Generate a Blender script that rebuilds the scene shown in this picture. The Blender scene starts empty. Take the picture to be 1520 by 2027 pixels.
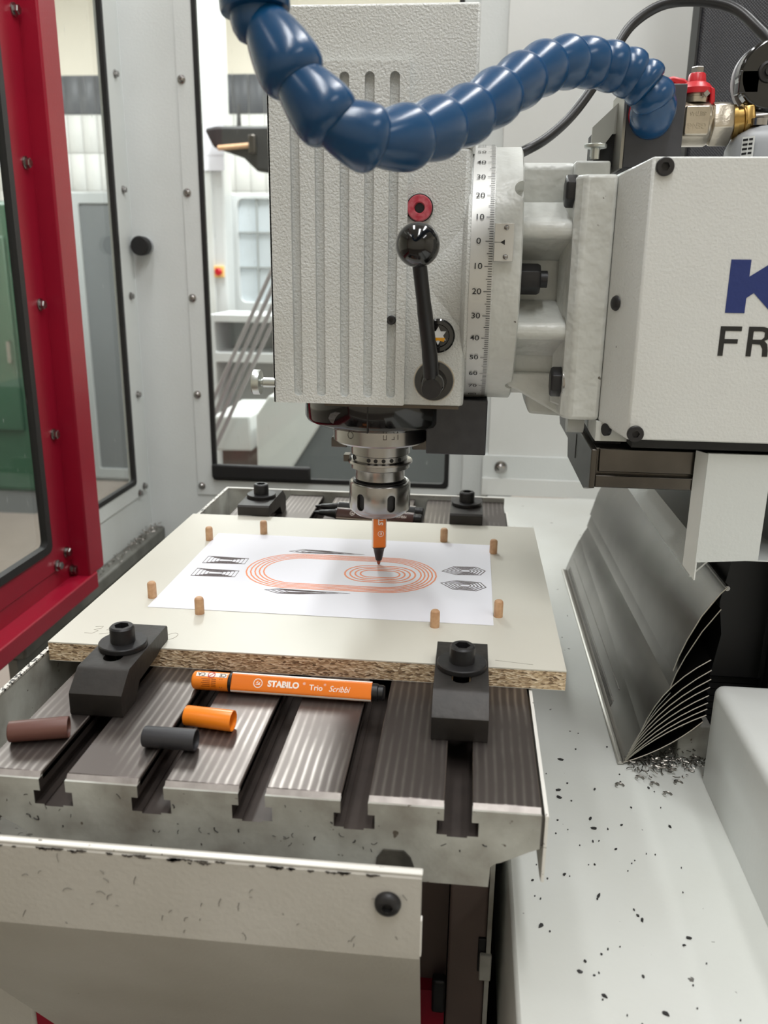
import bpy, bmesh, math, random
from mathutils import Vector, Matrix
random.seed(7)
S = bpy.context.scene
COL = S.collection
PI = math.pi

# ------------------------------------------------------------------ camera, light, exposure
cam = bpy.data.cameras.new('camera')
cam.sensor_fit = 'HORIZONTAL'; cam.sensor_width = 36.0
cam.lens = 36.0 * 1661.0 / 1520.0
cam.clip_start = 0.02
cam.dof.use_dof = True; cam.dof.focus_distance = 0.72; cam.dof.aperture_fstop = 12.0
camo = bpy.data.objects.new('camera', cam); COL.objects.link(camo)
camo.matrix_world = Matrix(((0.99471, -0.04020, 0.09452, 0.11978),
                            (0.10201, 0.27902, -0.95485, -0.75068),
                            (0.01201, 0.95944, 0.28165, 0.28553),
                            (0, 0, 0, 1)))
S.camera = camo
S.view_settings.view_transform = 'Standard'
S.view_settings.look = 'None'
S.view_settings.gamma = 1.0
S.view_settings.exposure = 0.06
S.view_settings.use_curve_mapping = False
W = bpy.data.worlds.new('world'); S.world = W; W.use_nodes = True
W.node_tree.nodes['Background'].inputs[0].default_value = (0.9, 0.95, 1.0, 1)
W.node_tree.nodes['Background'].inputs[1].default_value = 0.25

def lamp(name, loc, size, energy, color=(1, 1, 1), rot=(0, 0, 0)):
    l = bpy.data.lights.new(name, 'AREA'); l.shape = 'RECTANGLE'
    l.size, l.size_y = size; l.energy = energy; l.color = color
    o = bpy.data.objects.new(name, l); o.location = loc; o.rotation_euler = rot
    COL.objects.link(o); return o
# rows of ceiling tubes of the workshop
LAMP = 12.0
for lx, ly, k in ((-0.35, 0.35, 1.15), (0.75, 0.25, 1.15), (0.3, -0.9, 1.45), (-1.2, -1.6, .45), (1.6, -1.6, .8), (0.2, -2.2, .2)):
    lamp('ceiling_lamp', (lx, ly, 1.93), (0.16, 1.25), LAMP * k, (0.985, 0.995, 1.0))
for lx, ly in ((-2.4, 2.6), (-0.8, 2.6), (0.8, 2.8)):
    lamp('ceiling_lamp', (lx, ly, 1.93), (0.16, 1.25), 64, (0.985, 0.995, 1.0))
# daylight that falls through a roof window onto the floor at the back
sp = bpy.data.lights.new('roof_daylight', 'SPOT'); sp.energy = 160; sp.spot_size = 0.30; sp.spot_blend = 0.15; sp.shadow_soft_size = 0.05
spo = bpy.data.objects.new('roof_daylight', sp); spo.location = (-2.2, 3.9, 1.9); COL.objects.link(spo)

# ------------------------------------------------------------------ materials
def lin(c):
    return tuple(((v / 255) / 12.92 if v / 255 <= 0.04045 else ((v / 255 + 0.055) / 1.055) ** 2.4) for v in c) + (1.0,)

MATS = {}
def mat(name, rgb, rough=0.5, metal=0.0, bump=None, var=None, specks=None, coat=0.0, spec=0.5, aniso=None):
    """bump=(scale,strength,dist)  var=(scale,rgb2,amount)  specks=(scale,threshold,rgb)"""
    if name in MATS: return MATS[name]
    m = bpy.data.materials.new(name); m.use_nodes = True
    nt = m.node_tree; N = nt.nodes; L = nt.links
    b = N['Principled BSDF']
    b.inputs['Base Color'].default_value = lin(rgb)
    b.inputs['Roughness'].default_value = rough
    b.inputs['Metallic'].default_value = metal
    b.inputs['Coat Weight'].default_value = coat
    b.inputs['Specular IOR Level'].default_value = spec
    tc = N.new('ShaderNodeTexCoord')
    col = None
    if var:
        n = N.new('ShaderNodeTexNoise'); n.inputs['Scale'].default_value = var[0]; n.inputs['Detail'].default_value = 6
        L.new(tc.outputs['Object'], n.inputs['Vector'])
        r = N.new('ShaderNodeValToRGB'); r.color_ramp.elements[0].position = 0.35; r.color_ramp.elements[1].position = 0.75
        r.color_ramp.elements[0].color = (0, 0, 0, 1); r.color_ramp.elements[1].color = (var[2],) * 3 + (1,)
        L.new(n.outputs[0], r.inputs[0])
        mx = N.new('ShaderNodeMix'); mx.data_type = 'RGBA'
        mx.inputs[6].default_value = lin(rgb); mx.inputs[7].default_value = lin(var[1])
        L.new(r.outputs[0], mx.inputs[0]); col = mx.outputs[2]
    if specks:
        n = N.new('ShaderNodeTexNoise'); n.inputs['Scale'].default_value = specks[0]; n.inputs['Detail'].default_value = 3
        L.new(tc.outputs['Object'], n.inputs['Vector'])
        r = N.new('ShaderNodeValToRGB'); r.color_ramp.elements[0].position = specks[1]; r.color_ramp.elements[1].position = specks[1] + 0.02
        r.color_ramp.elements[0].color = (0, 0, 0, 1); r.color_ramp.elements[1].color = (1, 1, 1, 1)
        L.new(n.outputs[0], r.inputs[0])
        mx = N.new('ShaderNodeMix'); mx.data_type = 'RGBA'
        mx.inputs[6].default_value = lin(rgb); mx.inputs[7].default_value = lin(specks[2])
        if col: L.new(col, mx.inputs[6])
        L.new(r.outputs[0], mx.inputs[0]); col = mx.outputs[2]
    if col: L.new(col, b.inputs['Base Color'])
    if bump:
        n = N.new('ShaderNodeTexNoise'); n.inputs['Scale'].default_value = bump[0]; n.inputs['Detail'].default_value = 2
        L.new(tc.outputs['Object'], n.inputs['Vector'])
        bp = N.new('ShaderNodeBump'); bp.inputs['Strength'].default_value = bump[1]; bp.inputs['Distance'].default_value = bump[2]
        L.new(n.outputs[0], bp.inputs['Height']); L.new(bp.outputs[0], b.inputs['Normal'])
    MATS[name] = m; return m

M_paint = mat('machine paint', (206, 208, 204), 0.42, bump=(260, 0.25, 0.001), var=(14, (186, 184, 174), 0.7), specks=(190, 0.735, (90, 88, 84)))
M_wrinkle = mat('wrinkle paint', (210, 212, 210), 0.36, bump=(560, 1.0, 0.0010), var=(10, (196, 197, 192), 0.6))
M_cast = mat('casting paint', (207, 209, 205), 0.34, bump=(95, 0.5, 0.003), var=(22, (182, 183, 176), 0.8), specks=(150, 0.74, (110, 106, 98)))
M_tablepaint = mat('table paint', (186, 187, 180), 0.5, bump=(180, 0.25, 0.001), var=(24, (104, 95, 84), 0.85), specks=(120, 0.70, (92, 84, 74)))
M_guard = mat('guard paint', (197, 194, 187), 0.42, bump=(300, 0.3, 0.0008), var=(9, (176, 172, 162), 0.7), specks=(75, 0.745, (104, 98, 90)))
M_bed = mat('bed paint', (213, 215, 211), 0.36, bump=(220, 0.2, 0.0008), var=(7, (200, 201, 194), 0.7), specks=(110, 0.735, (100, 98, 94)))
M_panel = mat('enclosure paint', (214, 218, 217), 0.42, bump=(330, 0.35, 0.0008), var=(6, (202, 206, 204), 0.7))
M_white = mat('white sheet', (218, 220, 218), 0.4, bump=(200, 0.2, 0.0006), var=(6, (206, 208, 204), 0.6))
M_red = mat('red enamel', (146, 18, 42), 0.36, bump=(300, 0.2, 0.0006), var=(8, (134, 16, 40), 0.6), spec=0.3)
M_steel = mat('turned steel', (160, 158, 156), 0.22, 1.0, var=(40, (134, 132, 130), 0.5))
M_steeldark = mat('dark steel', (96, 92, 88), 0.32, 1.0, var=(30, (70, 66, 62), 0.6))
M_slide = mat('slideway steel', (96, 92, 87), 0.3, 1.0, var=(18, (66, 62, 58), 0.8))
M_sheet = mat('brushed cover sheet', (150, 147, 143), 0.27, 1.0, var=(9, (120, 117, 113), 0.7), bump=(25, 0.12, 0.002))
M_edge = mat('bright sheet edge', (205, 202, 196), 0.35, 1.0)
M_black = mat('black oxide', (36, 36, 38), 0.42, 0.35, var=(60, (52, 50, 50), 0.7), bump=(240, 0.2, 0.0006))
M_clamp = mat('blued clamp steel', (38, 36, 34), 0.45, 0.3, var=(45, (54, 49, 46), 0.7), bump=(160, 0.35, 0.0008), specks=(170, 0.75, (120, 116, 110)))
M_gloss = mat('black gloss plastic', (12, 12, 13), 0.12, coat=0.4)
M_blackplastic = mat('black plastic', (22, 22, 24), 0.35)
M_rubber = mat('black rubber', (16, 16, 17), 0.6)
M_blue = mat('blue hose plastic', (14, 68, 110), 0.24, bump=(500, 0.08, 0.0004), var=(18, (12, 58, 98), 0.7))
M_orange = mat('orange plastic', (250, 138, 32), 0.3)
M_orangeprint = mat('orange barrel foil', (236, 124, 34), 0.24)
M_whiteprint = mat('white print', (250, 240, 232), 0.3)
M_brown = mat('brown plastic', (98, 62, 54), 0.45)
M_brownprint = mat('brown barrel foil', (66, 38, 32), 0.25)
M_cap_black = mat('charcoal plastic', (46, 46, 50), 0.5)
M_laminate = mat('cream laminate', (211, 208, 197), 0.42, var=(7, (204, 200, 188), 0.6), bump=(420, 0.08, 0.0004))
M_paper = mat('white paper', (238, 238, 246), 0.75)
M_ink_orange = mat('orange ink', (240, 138, 82), 0.6)
M_ink_brown = mat('brown ink', (58, 34, 32), 0.6)
M_pencil = mat('pencil line', (150, 144, 132), 0.6)
M_wood = mat('beech', (206, 166, 128), 0.55, var=(160, (170, 124, 88), 0.8))
M_nickel = mat('nickel plated brass', (190, 182, 168), 0.3, 1.0, bump=(380, 0.3, 0.0006), var=(60, (150, 142, 128), 0.6))
M_brass = mat('brass', (184, 152, 92), 0.25, 1.0, var=(70, (136, 106, 58), 0.6))
M_greyplastic = mat('grey plastic', (150, 153, 156), 0.4)
M_redplastic = mat('red plastic', (190, 26, 38), 0.35)
M_reddusty = mat('dusty red plastic', (176, 48, 66), 0.6, var=(220, (206, 120, 128), 0.8), bump=(400, 0.4, 0.0006))
M_scale = mat('satin aluminium scale', (206, 206, 203), 0.5, 0.6)
M_ink = mat('black print', (24, 24, 26), 0.5)
M_blueprint = mat('blue print', (28, 48, 112), 0.4, bump=(260, 0.3, 0.001))
M_blackprint = mat('black lettering', (26, 27, 28), 0.4, bump=(260, 0.3, 0.001))
M_anodised = mat('black anodised', (58, 59, 63), 0.42, 0.2, var=(50, (74, 74, 78), 0.6))
M_amber = mat('amber oil', (214, 150, 20), 0.2)
M_chip = mat('metal chips', (140, 136, 130), 0.3, 1.0)
M_darkchip = mat('dark chips', (34, 33, 33), 0.5)
M_worn = mat('worn white edge', (222, 218, 210), 0.45, specks=(300, 0.53, (44, 40, 38)), bump=(300, 0.5, 0.001))
M_worn2 = mat('bright worn edge', (228, 226, 220), 0.4, specks=(260, 0.68, (120, 112, 104)))
M_pan = mat('chip pan paint', (112, 112, 106), 0.5, var=(20, (76, 74, 68), 0.8))
M_brownpaint = mat('grimy brown-grey paint', (108, 94, 88), 0.5, var=(10, (84, 70, 66), 0.7))  # brown tint paints in the red light reflected around the knee
M_tile = mat('white glazed tile', (228, 229, 227), 0.5)
M_darktile = mat('dark glazed tile', (78, 81, 88), 0.45, var=(9, (104, 108, 114), 0.6))
M_grout = mat('grout', (198, 198, 194), 0.8)
M_plaster = mat('cream plaster', (236, 230, 216), 0.8)
M_floor = mat('workshop floor', (132, 122, 114), 0.45, var=(3, (116, 106, 98), 0.7))
M_ceiling = mat('white ceiling', (228, 228, 224), 0.8)
M_greymetal = mat('grey locker paint', (168, 172, 172), 0.42)
M_greydark = mat('dark grey locker paint', (104, 108, 110), 0.42)
M_green = mat('green enamel', (44, 82, 62), 0.4, var=(5, (38, 70, 54), 0.7))
M_lightgrey = mat('light grey enamel', (214, 217, 218), 0.4)

def glass(name, streak):
    m = bpy.data.materials.new(name); m.use_nodes = True
    nt = m.node_tree; N = nt.nodes; L = nt.links; N.clear()
    out = N.new('ShaderNodeOutputMaterial'); tr = N.new('ShaderNodeBsdfTransparent'); gl = N.new('ShaderNodeBsdfGlossy')
    tr.inputs[0].default_value = (0.93, 0.95, 0.94, 1); gl.inputs['Roughness'].default_value = 0.03
    fc = N.new('ShaderNodeLayerWeight'); fc.inputs[0].default_value = 0.5
    pw = N.new('ShaderNodeMath'); pw.operation = 'POWER'; pw.inputs[1].default_value = 5; L.new(fc.outputs['Facing'], pw.inputs[0])
    lw = N.new('ShaderNodeMath'); lw.operation = 'MULTIPLY_ADD'; lw.inputs[1].default_value = 0.9; lw.inputs[2].default_value = 0.035; L.new(pw.outputs[0], lw.inputs[0])
    mx = N.new('ShaderNodeMixShader'); L.new(lw.outputs[0], mx.inputs[0]); L.new(tr.outputs[0], mx.inputs[1]); L.new(gl.outputs[0], mx.inputs[2])
    tc = N.new('ShaderNodeTexCoord'); mp = N.new('ShaderNodeMapping'); mp.inputs['Scale'].default_value = (190, 190, 28)
    n = N.new('ShaderNodeTexNoise'); n.inputs['Scale'].default_value = 1.0; n.inputs['Detail'].default_value = 3
    L.new(tc.outputs['Object'], mp.inputs[0]); L.new(mp.outputs[0], n.inputs['Vector'])
    r = N.new('ShaderNodeValToRGB'); r.color_ramp.elements[0].position = 0.70; r.color_ramp.elements[1].position = 0.78
    r.color_ramp.elements[0].color = (0, 0, 0, 1); r.color_ramp.elements[1].color = (streak,) * 3 + (1,)
    L.new(n.outputs[0], r.inputs[0])
    df = N.new('ShaderNodeBsdfDiffuse'); df.inputs[0].default_value = (0.75, 0.77, 0.76, 1)
    m2 = N.new('ShaderNodeMixShader'); L.new(r.outputs[0], m2.inputs[0]); L.new(mx.outputs[0], m2.inputs[1]); L.new(df.outputs[0], m2.inputs[2])
    L.new(m2.outputs[0], out.inputs[0]); return m
M_glass = glass('clear machine glass', 0.25)
M_glass2 = glass('splashed machine glass', 0.4)

def stripes_mat():
    m = bpy.data.materials.new('ground table steel'); m.use_nodes = True
    nt = m.node_tree; N = nt.nodes; L = nt.links; b = N['Principled BSDF']
    b.inputs['Metallic'].default_value = 0.85
    tc = N.new('ShaderNodeTexCoord')
    sx = N.new('ShaderNodeSeparateXYZ'); L.new(tc.outputs['Object'], sx.inputs[0])
    mu = N.new('ShaderNodeMath'); mu.operation = 'MULTIPLY'; mu.inputs[1].default_value = 2 * PI / 0.0056; L.new(sx.outputs[0], mu.inputs[0])
    nz = N.new('ShaderNodeTexNoise'); nz.inputs['Scale'].default_value = 26; L.new(tc.outputs['Object'], nz.inputs['Vector'])
    ad = N.new('ShaderNodeMath'); ad.operation = 'ADD'; L.new(mu.outputs[0], ad.inputs[0])
    m3 = N.new('ShaderNodeMath'); m3.operation = 'MULTIPLY'; m3.inputs[1].default_value = 2.2; L.new(nz.outputs[0], m3.inputs[0]); L.new(m3.outputs[0], ad.inputs[1])
    si = N.new('ShaderNodeMath'); si.operation = 'SINE'; L.new(ad.outputs[0], si.inputs[0])
    h = N.new('ShaderNodeMath'); h.operation = 'MULTIPLY_ADD'; h.inputs[1].default_value = 0.5; h.inputs[2].default_value = 0.5; L.new(si.outputs[0], h.inputs[0])
    pw = N.new('ShaderNodeMath'); pw.operation = 'POWER'; pw.inputs[1].default_value = 3.0; L.new(h.outputs[0], pw.inputs[0])
    # noise breaks up the machining stripes, whose reflected light is painted into the colour
    n2 = N.new('ShaderNodeTexNoise'); n2.inputs['Scale'].default_value = 13; n2.inputs['Detail'].default_value = 5; L.new(tc.outputs['Object'], n2.inputs['Vector'])
    mr = N.new('ShaderNodeMapRange'); mr.inputs[1].default_value = 0.40; mr.inputs[2].default_value = 0.68; L.new(n2.outputs[0], mr.inputs[0])
    k = N.new('ShaderNodeMath'); k.operation = 'MULTIPLY'; L.new(pw.outputs[0], k.inputs[0]); L.new(mr.outputs[0], k.inputs[1])
    r = N.new('ShaderNodeValToRGB'); r.color_ramp.elements[0].color = lin((98, 91, 88)); r.color_ramp.elements[1].color = lin((148, 142, 137))
    L.new(k.outputs[0], r.inputs[0]); L.new(r.outputs[0], b.inputs['Base Color'])
    rr = N.new('ShaderNodeMapRange'); rr.inputs[3].default_value = 0.40; rr.inputs[4].default_value = 0.32
    L.new(k.outputs[0], rr.inputs[0]); L.new(rr.outputs[0], b.inputs['Roughness'])
    bp = N.new('ShaderNodeBump'); bp.inputs['Strength'].default_value = 0.06; bp.inputs['Distance'].default_value = 0.0003
    L.new(k.outputs[0], bp.inputs['Height']); L.new(bp.outputs[0], b.inputs['Normal'])
    return m
M_ground = stripes_mat()
M_chamfer = mat('milled chamfer', (168, 162, 158), 0.42, 0.8, var=(90, (130, 124, 120), 0.8))
M_slot = mat('dark slot steel', (74, 66, 62), 0.5, 0.5, var=(40, (52, 46, 44), 0.8))  # dark colour for the T-slot walls and floors

def chipboard_mat():
    m = bpy.data.materials.new('raw chipboard'); m.use_nodes = True
    nt = m.node_tree; N = nt.nodes; L = nt.links; b = N['Principled BSDF']; b.inputs['Roughness'].default_value = 0.8
    tc = N.new('ShaderNodeTexCoord'); mp = N.new('ShaderNodeMapping'); mp.inputs['Scale'].default_value = (330, 330, 900)
    nz = N.new('ShaderNodeTexNoise'); nz.inputs['Scale'].default_value = 90
    L.new(tc.outputs['Object'], nz.inputs['Vector'])
    va = N.new('ShaderNodeVectorMath'); va.operation = 'SCALE'; va.inputs['Scale'].default_value = 0.004; L.new(nz.outputs['Color'], va.inputs[0])
    ad = N.new('ShaderNodeVectorMath'); L.new(tc.outputs['Object'], ad.inputs[0]); L.new(va.outputs[0], ad.inputs[1])
    L.new(ad.outputs[0], mp.inputs[0])
    v = N.new('ShaderNodeTexVoronoi'); v.inputs['Scale'].default_value = 1.0; L.new(mp.outputs[0], v.inputs['Vector'])
    s = N.new('ShaderNodeSeparateColor'); L.new(v.outputs['Color'], s.inputs[0])
    r = N.new('ShaderNodeValToRGB'); e = r.color_ramp.elements
    e[0].position = 0.0; e[0].color = lin((104, 84, 64)); e[1].position = 1.0; e[1].color = lin((236, 218, 190))
    q = r.color_ramp.elements.new(0.2); q.color = lin((164, 138, 108)); q = r.color_ramp.elements.new(0.55); q.color = lin((204, 180, 146))
    L.new(s.outputs[0], r.inputs[0]); L.new(r.outputs[0], b.inputs['Base Color'])
    bp = N.new('ShaderNodeBump'); bp.inputs['Strength'].default_value = 0.6; bp.inputs['Distance'].default_value = 0.001
    L.new(v.outputs['Distance'], bp.inputs['Height']); L.new(bp.outputs[0], b.inputs['Normal'])
    return m
M_chipboard = chipboard_mat()

def weave_mat():
    m = bpy.data.materials.new('black woven leatherette'); m.use_nodes = True
    nt = m.node_tree; N = nt.nodes; L = nt.links; b = N['Principled BSDF']; b.inputs['Roughness'].default_value = 0.45
    b.inputs['Base Color'].default_value = lin((44, 45, 50))
    tc = N.new('ShaderNodeTexCoord'); mp = N.new('ShaderNodeMapping'); mp.inputs['Scale'].default_value = (420, 420, 420); mp.inputs['Rotation'].default_value = (0, PI / 4, 0)
    ck = N.new('ShaderNodeTexVoronoi'); ck.inputs['Scale'].default_value = 1; ck.inputs['Randomness'].default_value = 0.1
    L.new(tc.outputs['Object'], mp.inputs[0]); L.new(mp.outputs[0], ck.inputs['Vector'])
    bp = N.new('ShaderNodeBump'); bp.inputs['Strength'].default_value = 0.8; bp.inputs['Distance'].default_value = 0.001
    L.new(ck.outputs['Distance'], bp.inputs['Height']); L.new(bp.outputs[0], b.inputs['Normal'])
    return m
M_weave = weave_mat()

# ------------------------------------------------------------------ mesh helpers
def box(bm, x0, x1, y0, y1, z0, z1):
    v = [bm.verts.new((x, y, z)) for x in (x0, x1) for y in (y0, y1) for z in (z0, z1)]
    for f in ((0, 1, 3, 2), (4, 6, 7, 5), (0, 4, 5, 1), (2, 3, 7, 6), (0, 2, 6, 4), (1, 5, 7, 3)):
        bm.faces.new([v[i] for i in f])

def to3(p, a, axis):
    if axis == 'y': return (p[0], a, p[1])
    if axis == 'x': return (a, p[0], p[1])
    return (p[0], p[1], a)

def prism(bm, poly, axis, a0, a1):
    A = [bm.verts.new(to3(p, a0, axis)) for p in poly]; B = [bm.verts.new(to3(p, a1, axis)) for p in poly]
    n = len(poly)
    bm.faces.new(A); bm.faces.new(B[::-1])
    for i in range(n): bm.faces.new((A[i], A[(i + 1) % n], B[(i + 1) % n], B[i]))

def plate(bm, outer, holes, axis, a0, a1):
    """flat plate with through holes, between a0 and a1 on the axis"""
    edges = {0: [], 1: []}; rings = []
    for ring in [outer] + holes:
        A = [bm.verts.new(to3(p, a0, axis)) for p in ring]; B = [bm.verts.new(to3(p, a1, axis)) for p in ring]
        n = len(ring)
        for k, V in ((0, A), (1, B)):
            for i in range(n): edges[k].append(bm.edges.new((V[i], V[(i + 1) % n])))
        for i in range(n): bm.faces.new((A[i], A[(i + 1) % n], B[(i + 1) % n], B[i]))
    for k in (0, 1):
        bmesh.ops.triangle_fill(bm, edges=edges[k], use_beauty=True)

def frame_of(d):
    d = Vector(d).normalized()
    u = d.cross(Vector((0, 0, 1)))
    if u.length < 1e-4: u = d.cross(Vector((0, 1, 0)))
    u.normalize(); return u, d.cross(u).normalized(), d

def lathe(bm, prof, c, d=(0, 0, 1), n=32, close=True, sides=None):
    """prof: (radius, height along d).  sides: polygon count override"""
    u, w, d = frame_of(d); c = Vector(c); n = sides or n; rows = []
    for r, h in prof:
        rows.append([bm.verts.new(c + d * h + (u * math.cos(2 * PI * i / n) + w * math.sin(2 * PI * i / n)) * r) for i in range(n)] if r > 1e-7
                    else [bm.verts.new(c + d * h)])
    for a, b in zip(rows, rows[1:]):
        for i in range(n):
            j = (i + 1) % n
            if len(a) == 1 and len(b) == 1: continue
            if len(a) == 1: bm.faces.new((a[0], b[i], b[j]))
            elif len(b) == 1: bm.faces.new((a[i], b[0], a[j]))
            else: bm.faces.new((a[i], b[i], b[j], a[j]))
    if close:
        if len(rows[0]) > 1: bm.faces.new(rows[0][::-1])
        if len(rows[-1]) > 1: bm.faces.new(rows[-1])

def catmull(pts, k=8):
    P = [Vector(p) for p in pts]; P = [P[0] * 2 - P[1]] + P + [P[-1] * 2 - P[-2]]; out = []
    for i in range(1, len(P) - 2):
        for t in range(k):
            t /= k; a, b, c, d = P[i - 1:i + 3]
            out.append(0.5 * ((2 * b) + (-a + c) * t + (2 * a - 5 * b + 4 * c - d) * t * t + (-a + 3 * b - 3 * c + d) * t ** 3))
    out.append(P[-2]); return out

def tube(bm, pts, r, n=12, cap=True):
    P = [Vector(p) for p in pts]; rows = []; ref = None
    for i, p in enumerate(P):
        d = (P[min(i + 1, len(P) - 1)] - P[max(i - 1, 0)]).normalized()
        if ref is None: ref = frame_of(d)[0]
        u = (ref - d * ref.dot(d)).normalized(); w = d.cross(u); ref = u
        rr = r[i] if isinstance(r, (list, tuple)) else r
        rows.append([bm.verts.new(p + (u * math.cos(2 * PI * k / n) + w * math.sin(2 * PI * k / n)) * rr) for k in range(n)])
    for a, b in zip(rows, rows[1:]):
        for k in range(n): bm.faces.new((a[k], a[(k + 1) % n], b[(k + 1) % n], b[k]))
    if cap: bm.faces.new(rows[0][::-1]); bm.faces.new(rows[-1])

def circle(cx, cy, r, n=24, a0=0.0):
    return [(cx + r * math.cos(a0 + 2 * PI * i / n), cy + r * math.sin(a0 + 2 * PI * i / n)) for i in range(n)]

def rrect(x0, x1, y0, y1, r, n=5):
    out = []
    for cx, cy, a in ((x1 - r, y1 - r, 0), (x0 + r, y1 - r, PI / 2), (x0 + r, y0 + r, PI), (x1 - r, y0 + r, 1.5 * PI)):
        for i in range(n + 1): out.append((cx + r * math.cos(a + PI / 2 * i / n), cy + r * math.sin(a + PI / 2 * i / n)))
    return out

def obj(name, bm, m, parent=None, bevel=0.0, seg=2, smooth=35, off=None, label=None, kind=None):
    bmesh.ops.recalc_face_normals(bm, faces=bm.faces[:])
    me = bpy.data.meshes.new(name); bm.to_mesh(me); bm.free()
    for x in (m if isinstance(m, (list, tuple)) else [m]): me.materials.append(x)
    if smooth:
        me.shade_smooth(); me.set_sharp_from_angle(angle=math.radians(smooth))
    o = bpy.data.objects.new(name, me); COL.objects.link(o)
    if bevel:
        b = o.modifiers.new('bevel', 'BEVEL'); b.width = bevel; b.segments = seg; b.limit_method = 'ANGLE'; b.angle_limit = math.radians(38)
        b.harden_normals = False
        me.shade_smooth()
    if parent is not None:
        o.parent = parent
        if parent.get('origin_at') is not None and off is None: o.location = -Vector(parent['origin_at'])
        elif off is not None: o.location = off
    if label: o['label'] = label
    if kind: o['kind'] = kind
    return o

def B(): return bmesh.new()

def thing(name, label, cat, loc, group=None, world=True, rz=0.0):
    """an Empty at the thing's base; with world=True its parts are meshed in world coordinates"""
    o = bpy.data.objects.new(name, None); COL.objects.link(o); o.empty_display_size = 0.02
    o.location = loc; o.rotation_euler = (0, 0, rz); o['label'] = label; o['category'] = cat
    if group: o['group'] = group
    if world: o['origin_at'] = tuple(loc)
    return o

def struct(name, loc=(0, 0, 0)):
    o = bpy.data.objects.new(name, None); COL.objects.link(o); o.location = loc; o['kind'] = 'structure'; o['origin_at'] = tuple(loc); return o

def tag(o, label, cat, group=None, kind=None):
    o['label'] = label; o['category'] = cat
    if group: o['group'] = group
    if kind: o['kind'] = kind
    return o

def dup(root, loc, rz, label, group=None):
    r = root.copy(); COL.objects.link(r); r.location = loc; r.rotation_euler = (0, 0, rz); r['label'] = label
    if group: r['group'] = group
    for ch in root.children:
        c = ch.copy(); COL.objects.link(c); c.parent = r
        for g in ch.children:
            d = g.copy(); COL.objects.link(d); d.parent = c
    return r

def text_mesh(txt, size, bold=0.0, shear=0.0, extr=0.0, align='CENTER', sx=1.0):
    cu = bpy.data.curves.new('t', 'FONT'); cu.body = txt; cu.size = size; cu.offset = bold; cu.shear = shear; cu.extrude = extr
    cu.align_x = align; cu.align_y = 'CENTER'; cu.resolution_u = 4
    o = bpy.data.objects.new('t', cu); COL.objects.link(o)
    bpy.context.view_layer.update()
    me = bpy.data.meshes.new_from_object(o)
    bpy.data.objects.remove(o)
    if sx != 1.0: me.transform(Matrix.Scale(sx, 4, (1, 0, 0)))
    return me

def add_text(bm, txt, size, origin, right, up, **k):
    """text laid on a surface: right/up are its reading directions"""
    me = text_mesh(txt, size, **k); r = Vector(right).normalized(); u = Vector(up).normalized(); n = r.cross(u)
    T = Matrix(((r.x, u.x, n.x, origin[0]), (r.y, u.y, n.y, origin[1]), (r.z, u.z, n.z, origin[2]), (0, 0, 0, 1)))
    me.transform(T); bm.from_mesh(me); bpy.data.meshes.remove(me)

def hexpoly(r, a=0.0): return circle(0, 0, r, 6, a)

def socket_head(bm, c, d, R, H, hexr, rim=0.0008):
    """cap head with a real hexagon socket; base at c, axis d"""
    u, w, d = frame_of(d); c = Vector(c); n = 24
    def ring(r, h, m=n, a=0): return [bm.verts.new(c + d * h + (u * math.cos(2 * PI * i / m + a) + w * math.sin(2 * PI * i / m + a)) * r) for i in range(m)]
    r0 = ring(R, 0); r1 = ring(R, H - rim); r2 = ring(R - rim, H)
    hx = []
    for i in range(n):   # hexagon outline sampled at n points
        a = 2 * PI * i / n; k = a % (PI / 3) - PI / 6; rr = hexr * math.cos(PI / 6) / math.cos(k)
        hx.append((rr, a))
    h0 = [bm.verts.new(c + d * H + (u * math.cos(a) + w * math.sin(a)) * r) for r, a in hx]
    h1 = [bm.verts.new(c + d * (H - hexr * 0.9) + (u * math.cos(a) + w * math.sin(a)) * r) for r, a in hx]
    for A, Bq in ((r0, r1), (r1, r2), (r2, h0), (h0, h1)):
        for i in range(n): bm.faces.new((A[i], A[(i + 1) % n], Bq[(i + 1) % n], Bq[i]))
    bm.faces.new(h1); bm.faces.new(r0[::-1])

def hex_head(bm, c, d, R, H, a=0.0):
    u, w, d = frame_of(d); c = Vector(c)
    rows = []
    for r, h in ((R, 0), (R, H * 0.85), (R * 0.88, H)):
        rows.append([bm.verts.new(c + d * h + (u * math.cos(PI / 3 * i + a) + w * math.sin(PI / 3 * i + a)) * r) for i in range(6)])
    for A, Bq in zip(rows, rows[1:]):
        for i in range(6): bm.faces.new((A[i], A[(i + 1) % 6], Bq[(i + 1) % 6], Bq[i]))
    bm.faces.new(rows[0][::-1]); bm.faces.new(rows[-1])

def small_screw(name, c, d, parent, R=0.0055, m=None, dome=False):
    bm = B()
    lathe(bm, [(R * 1.35, 0), (R * 1.35, R * 0.3), (R * 1.2, R * 0.35)], c, d, 16)
    if dome: lathe(bm, [(R, R * .3), (R * .95, R * .7), (R * .6, R * 1.1), (0.35 * R, R * 1.15), (0.3 * R, R * .8), (0, R * .8)], c, d, 16, close=False)
    else: hex_head(bm, Vector(c) + Vector(d).normalized() * R * 0.3, d, R, R * 0.95, random.random())
    return obj(name, bm, m or M_steel, parent, smooth=30)

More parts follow.
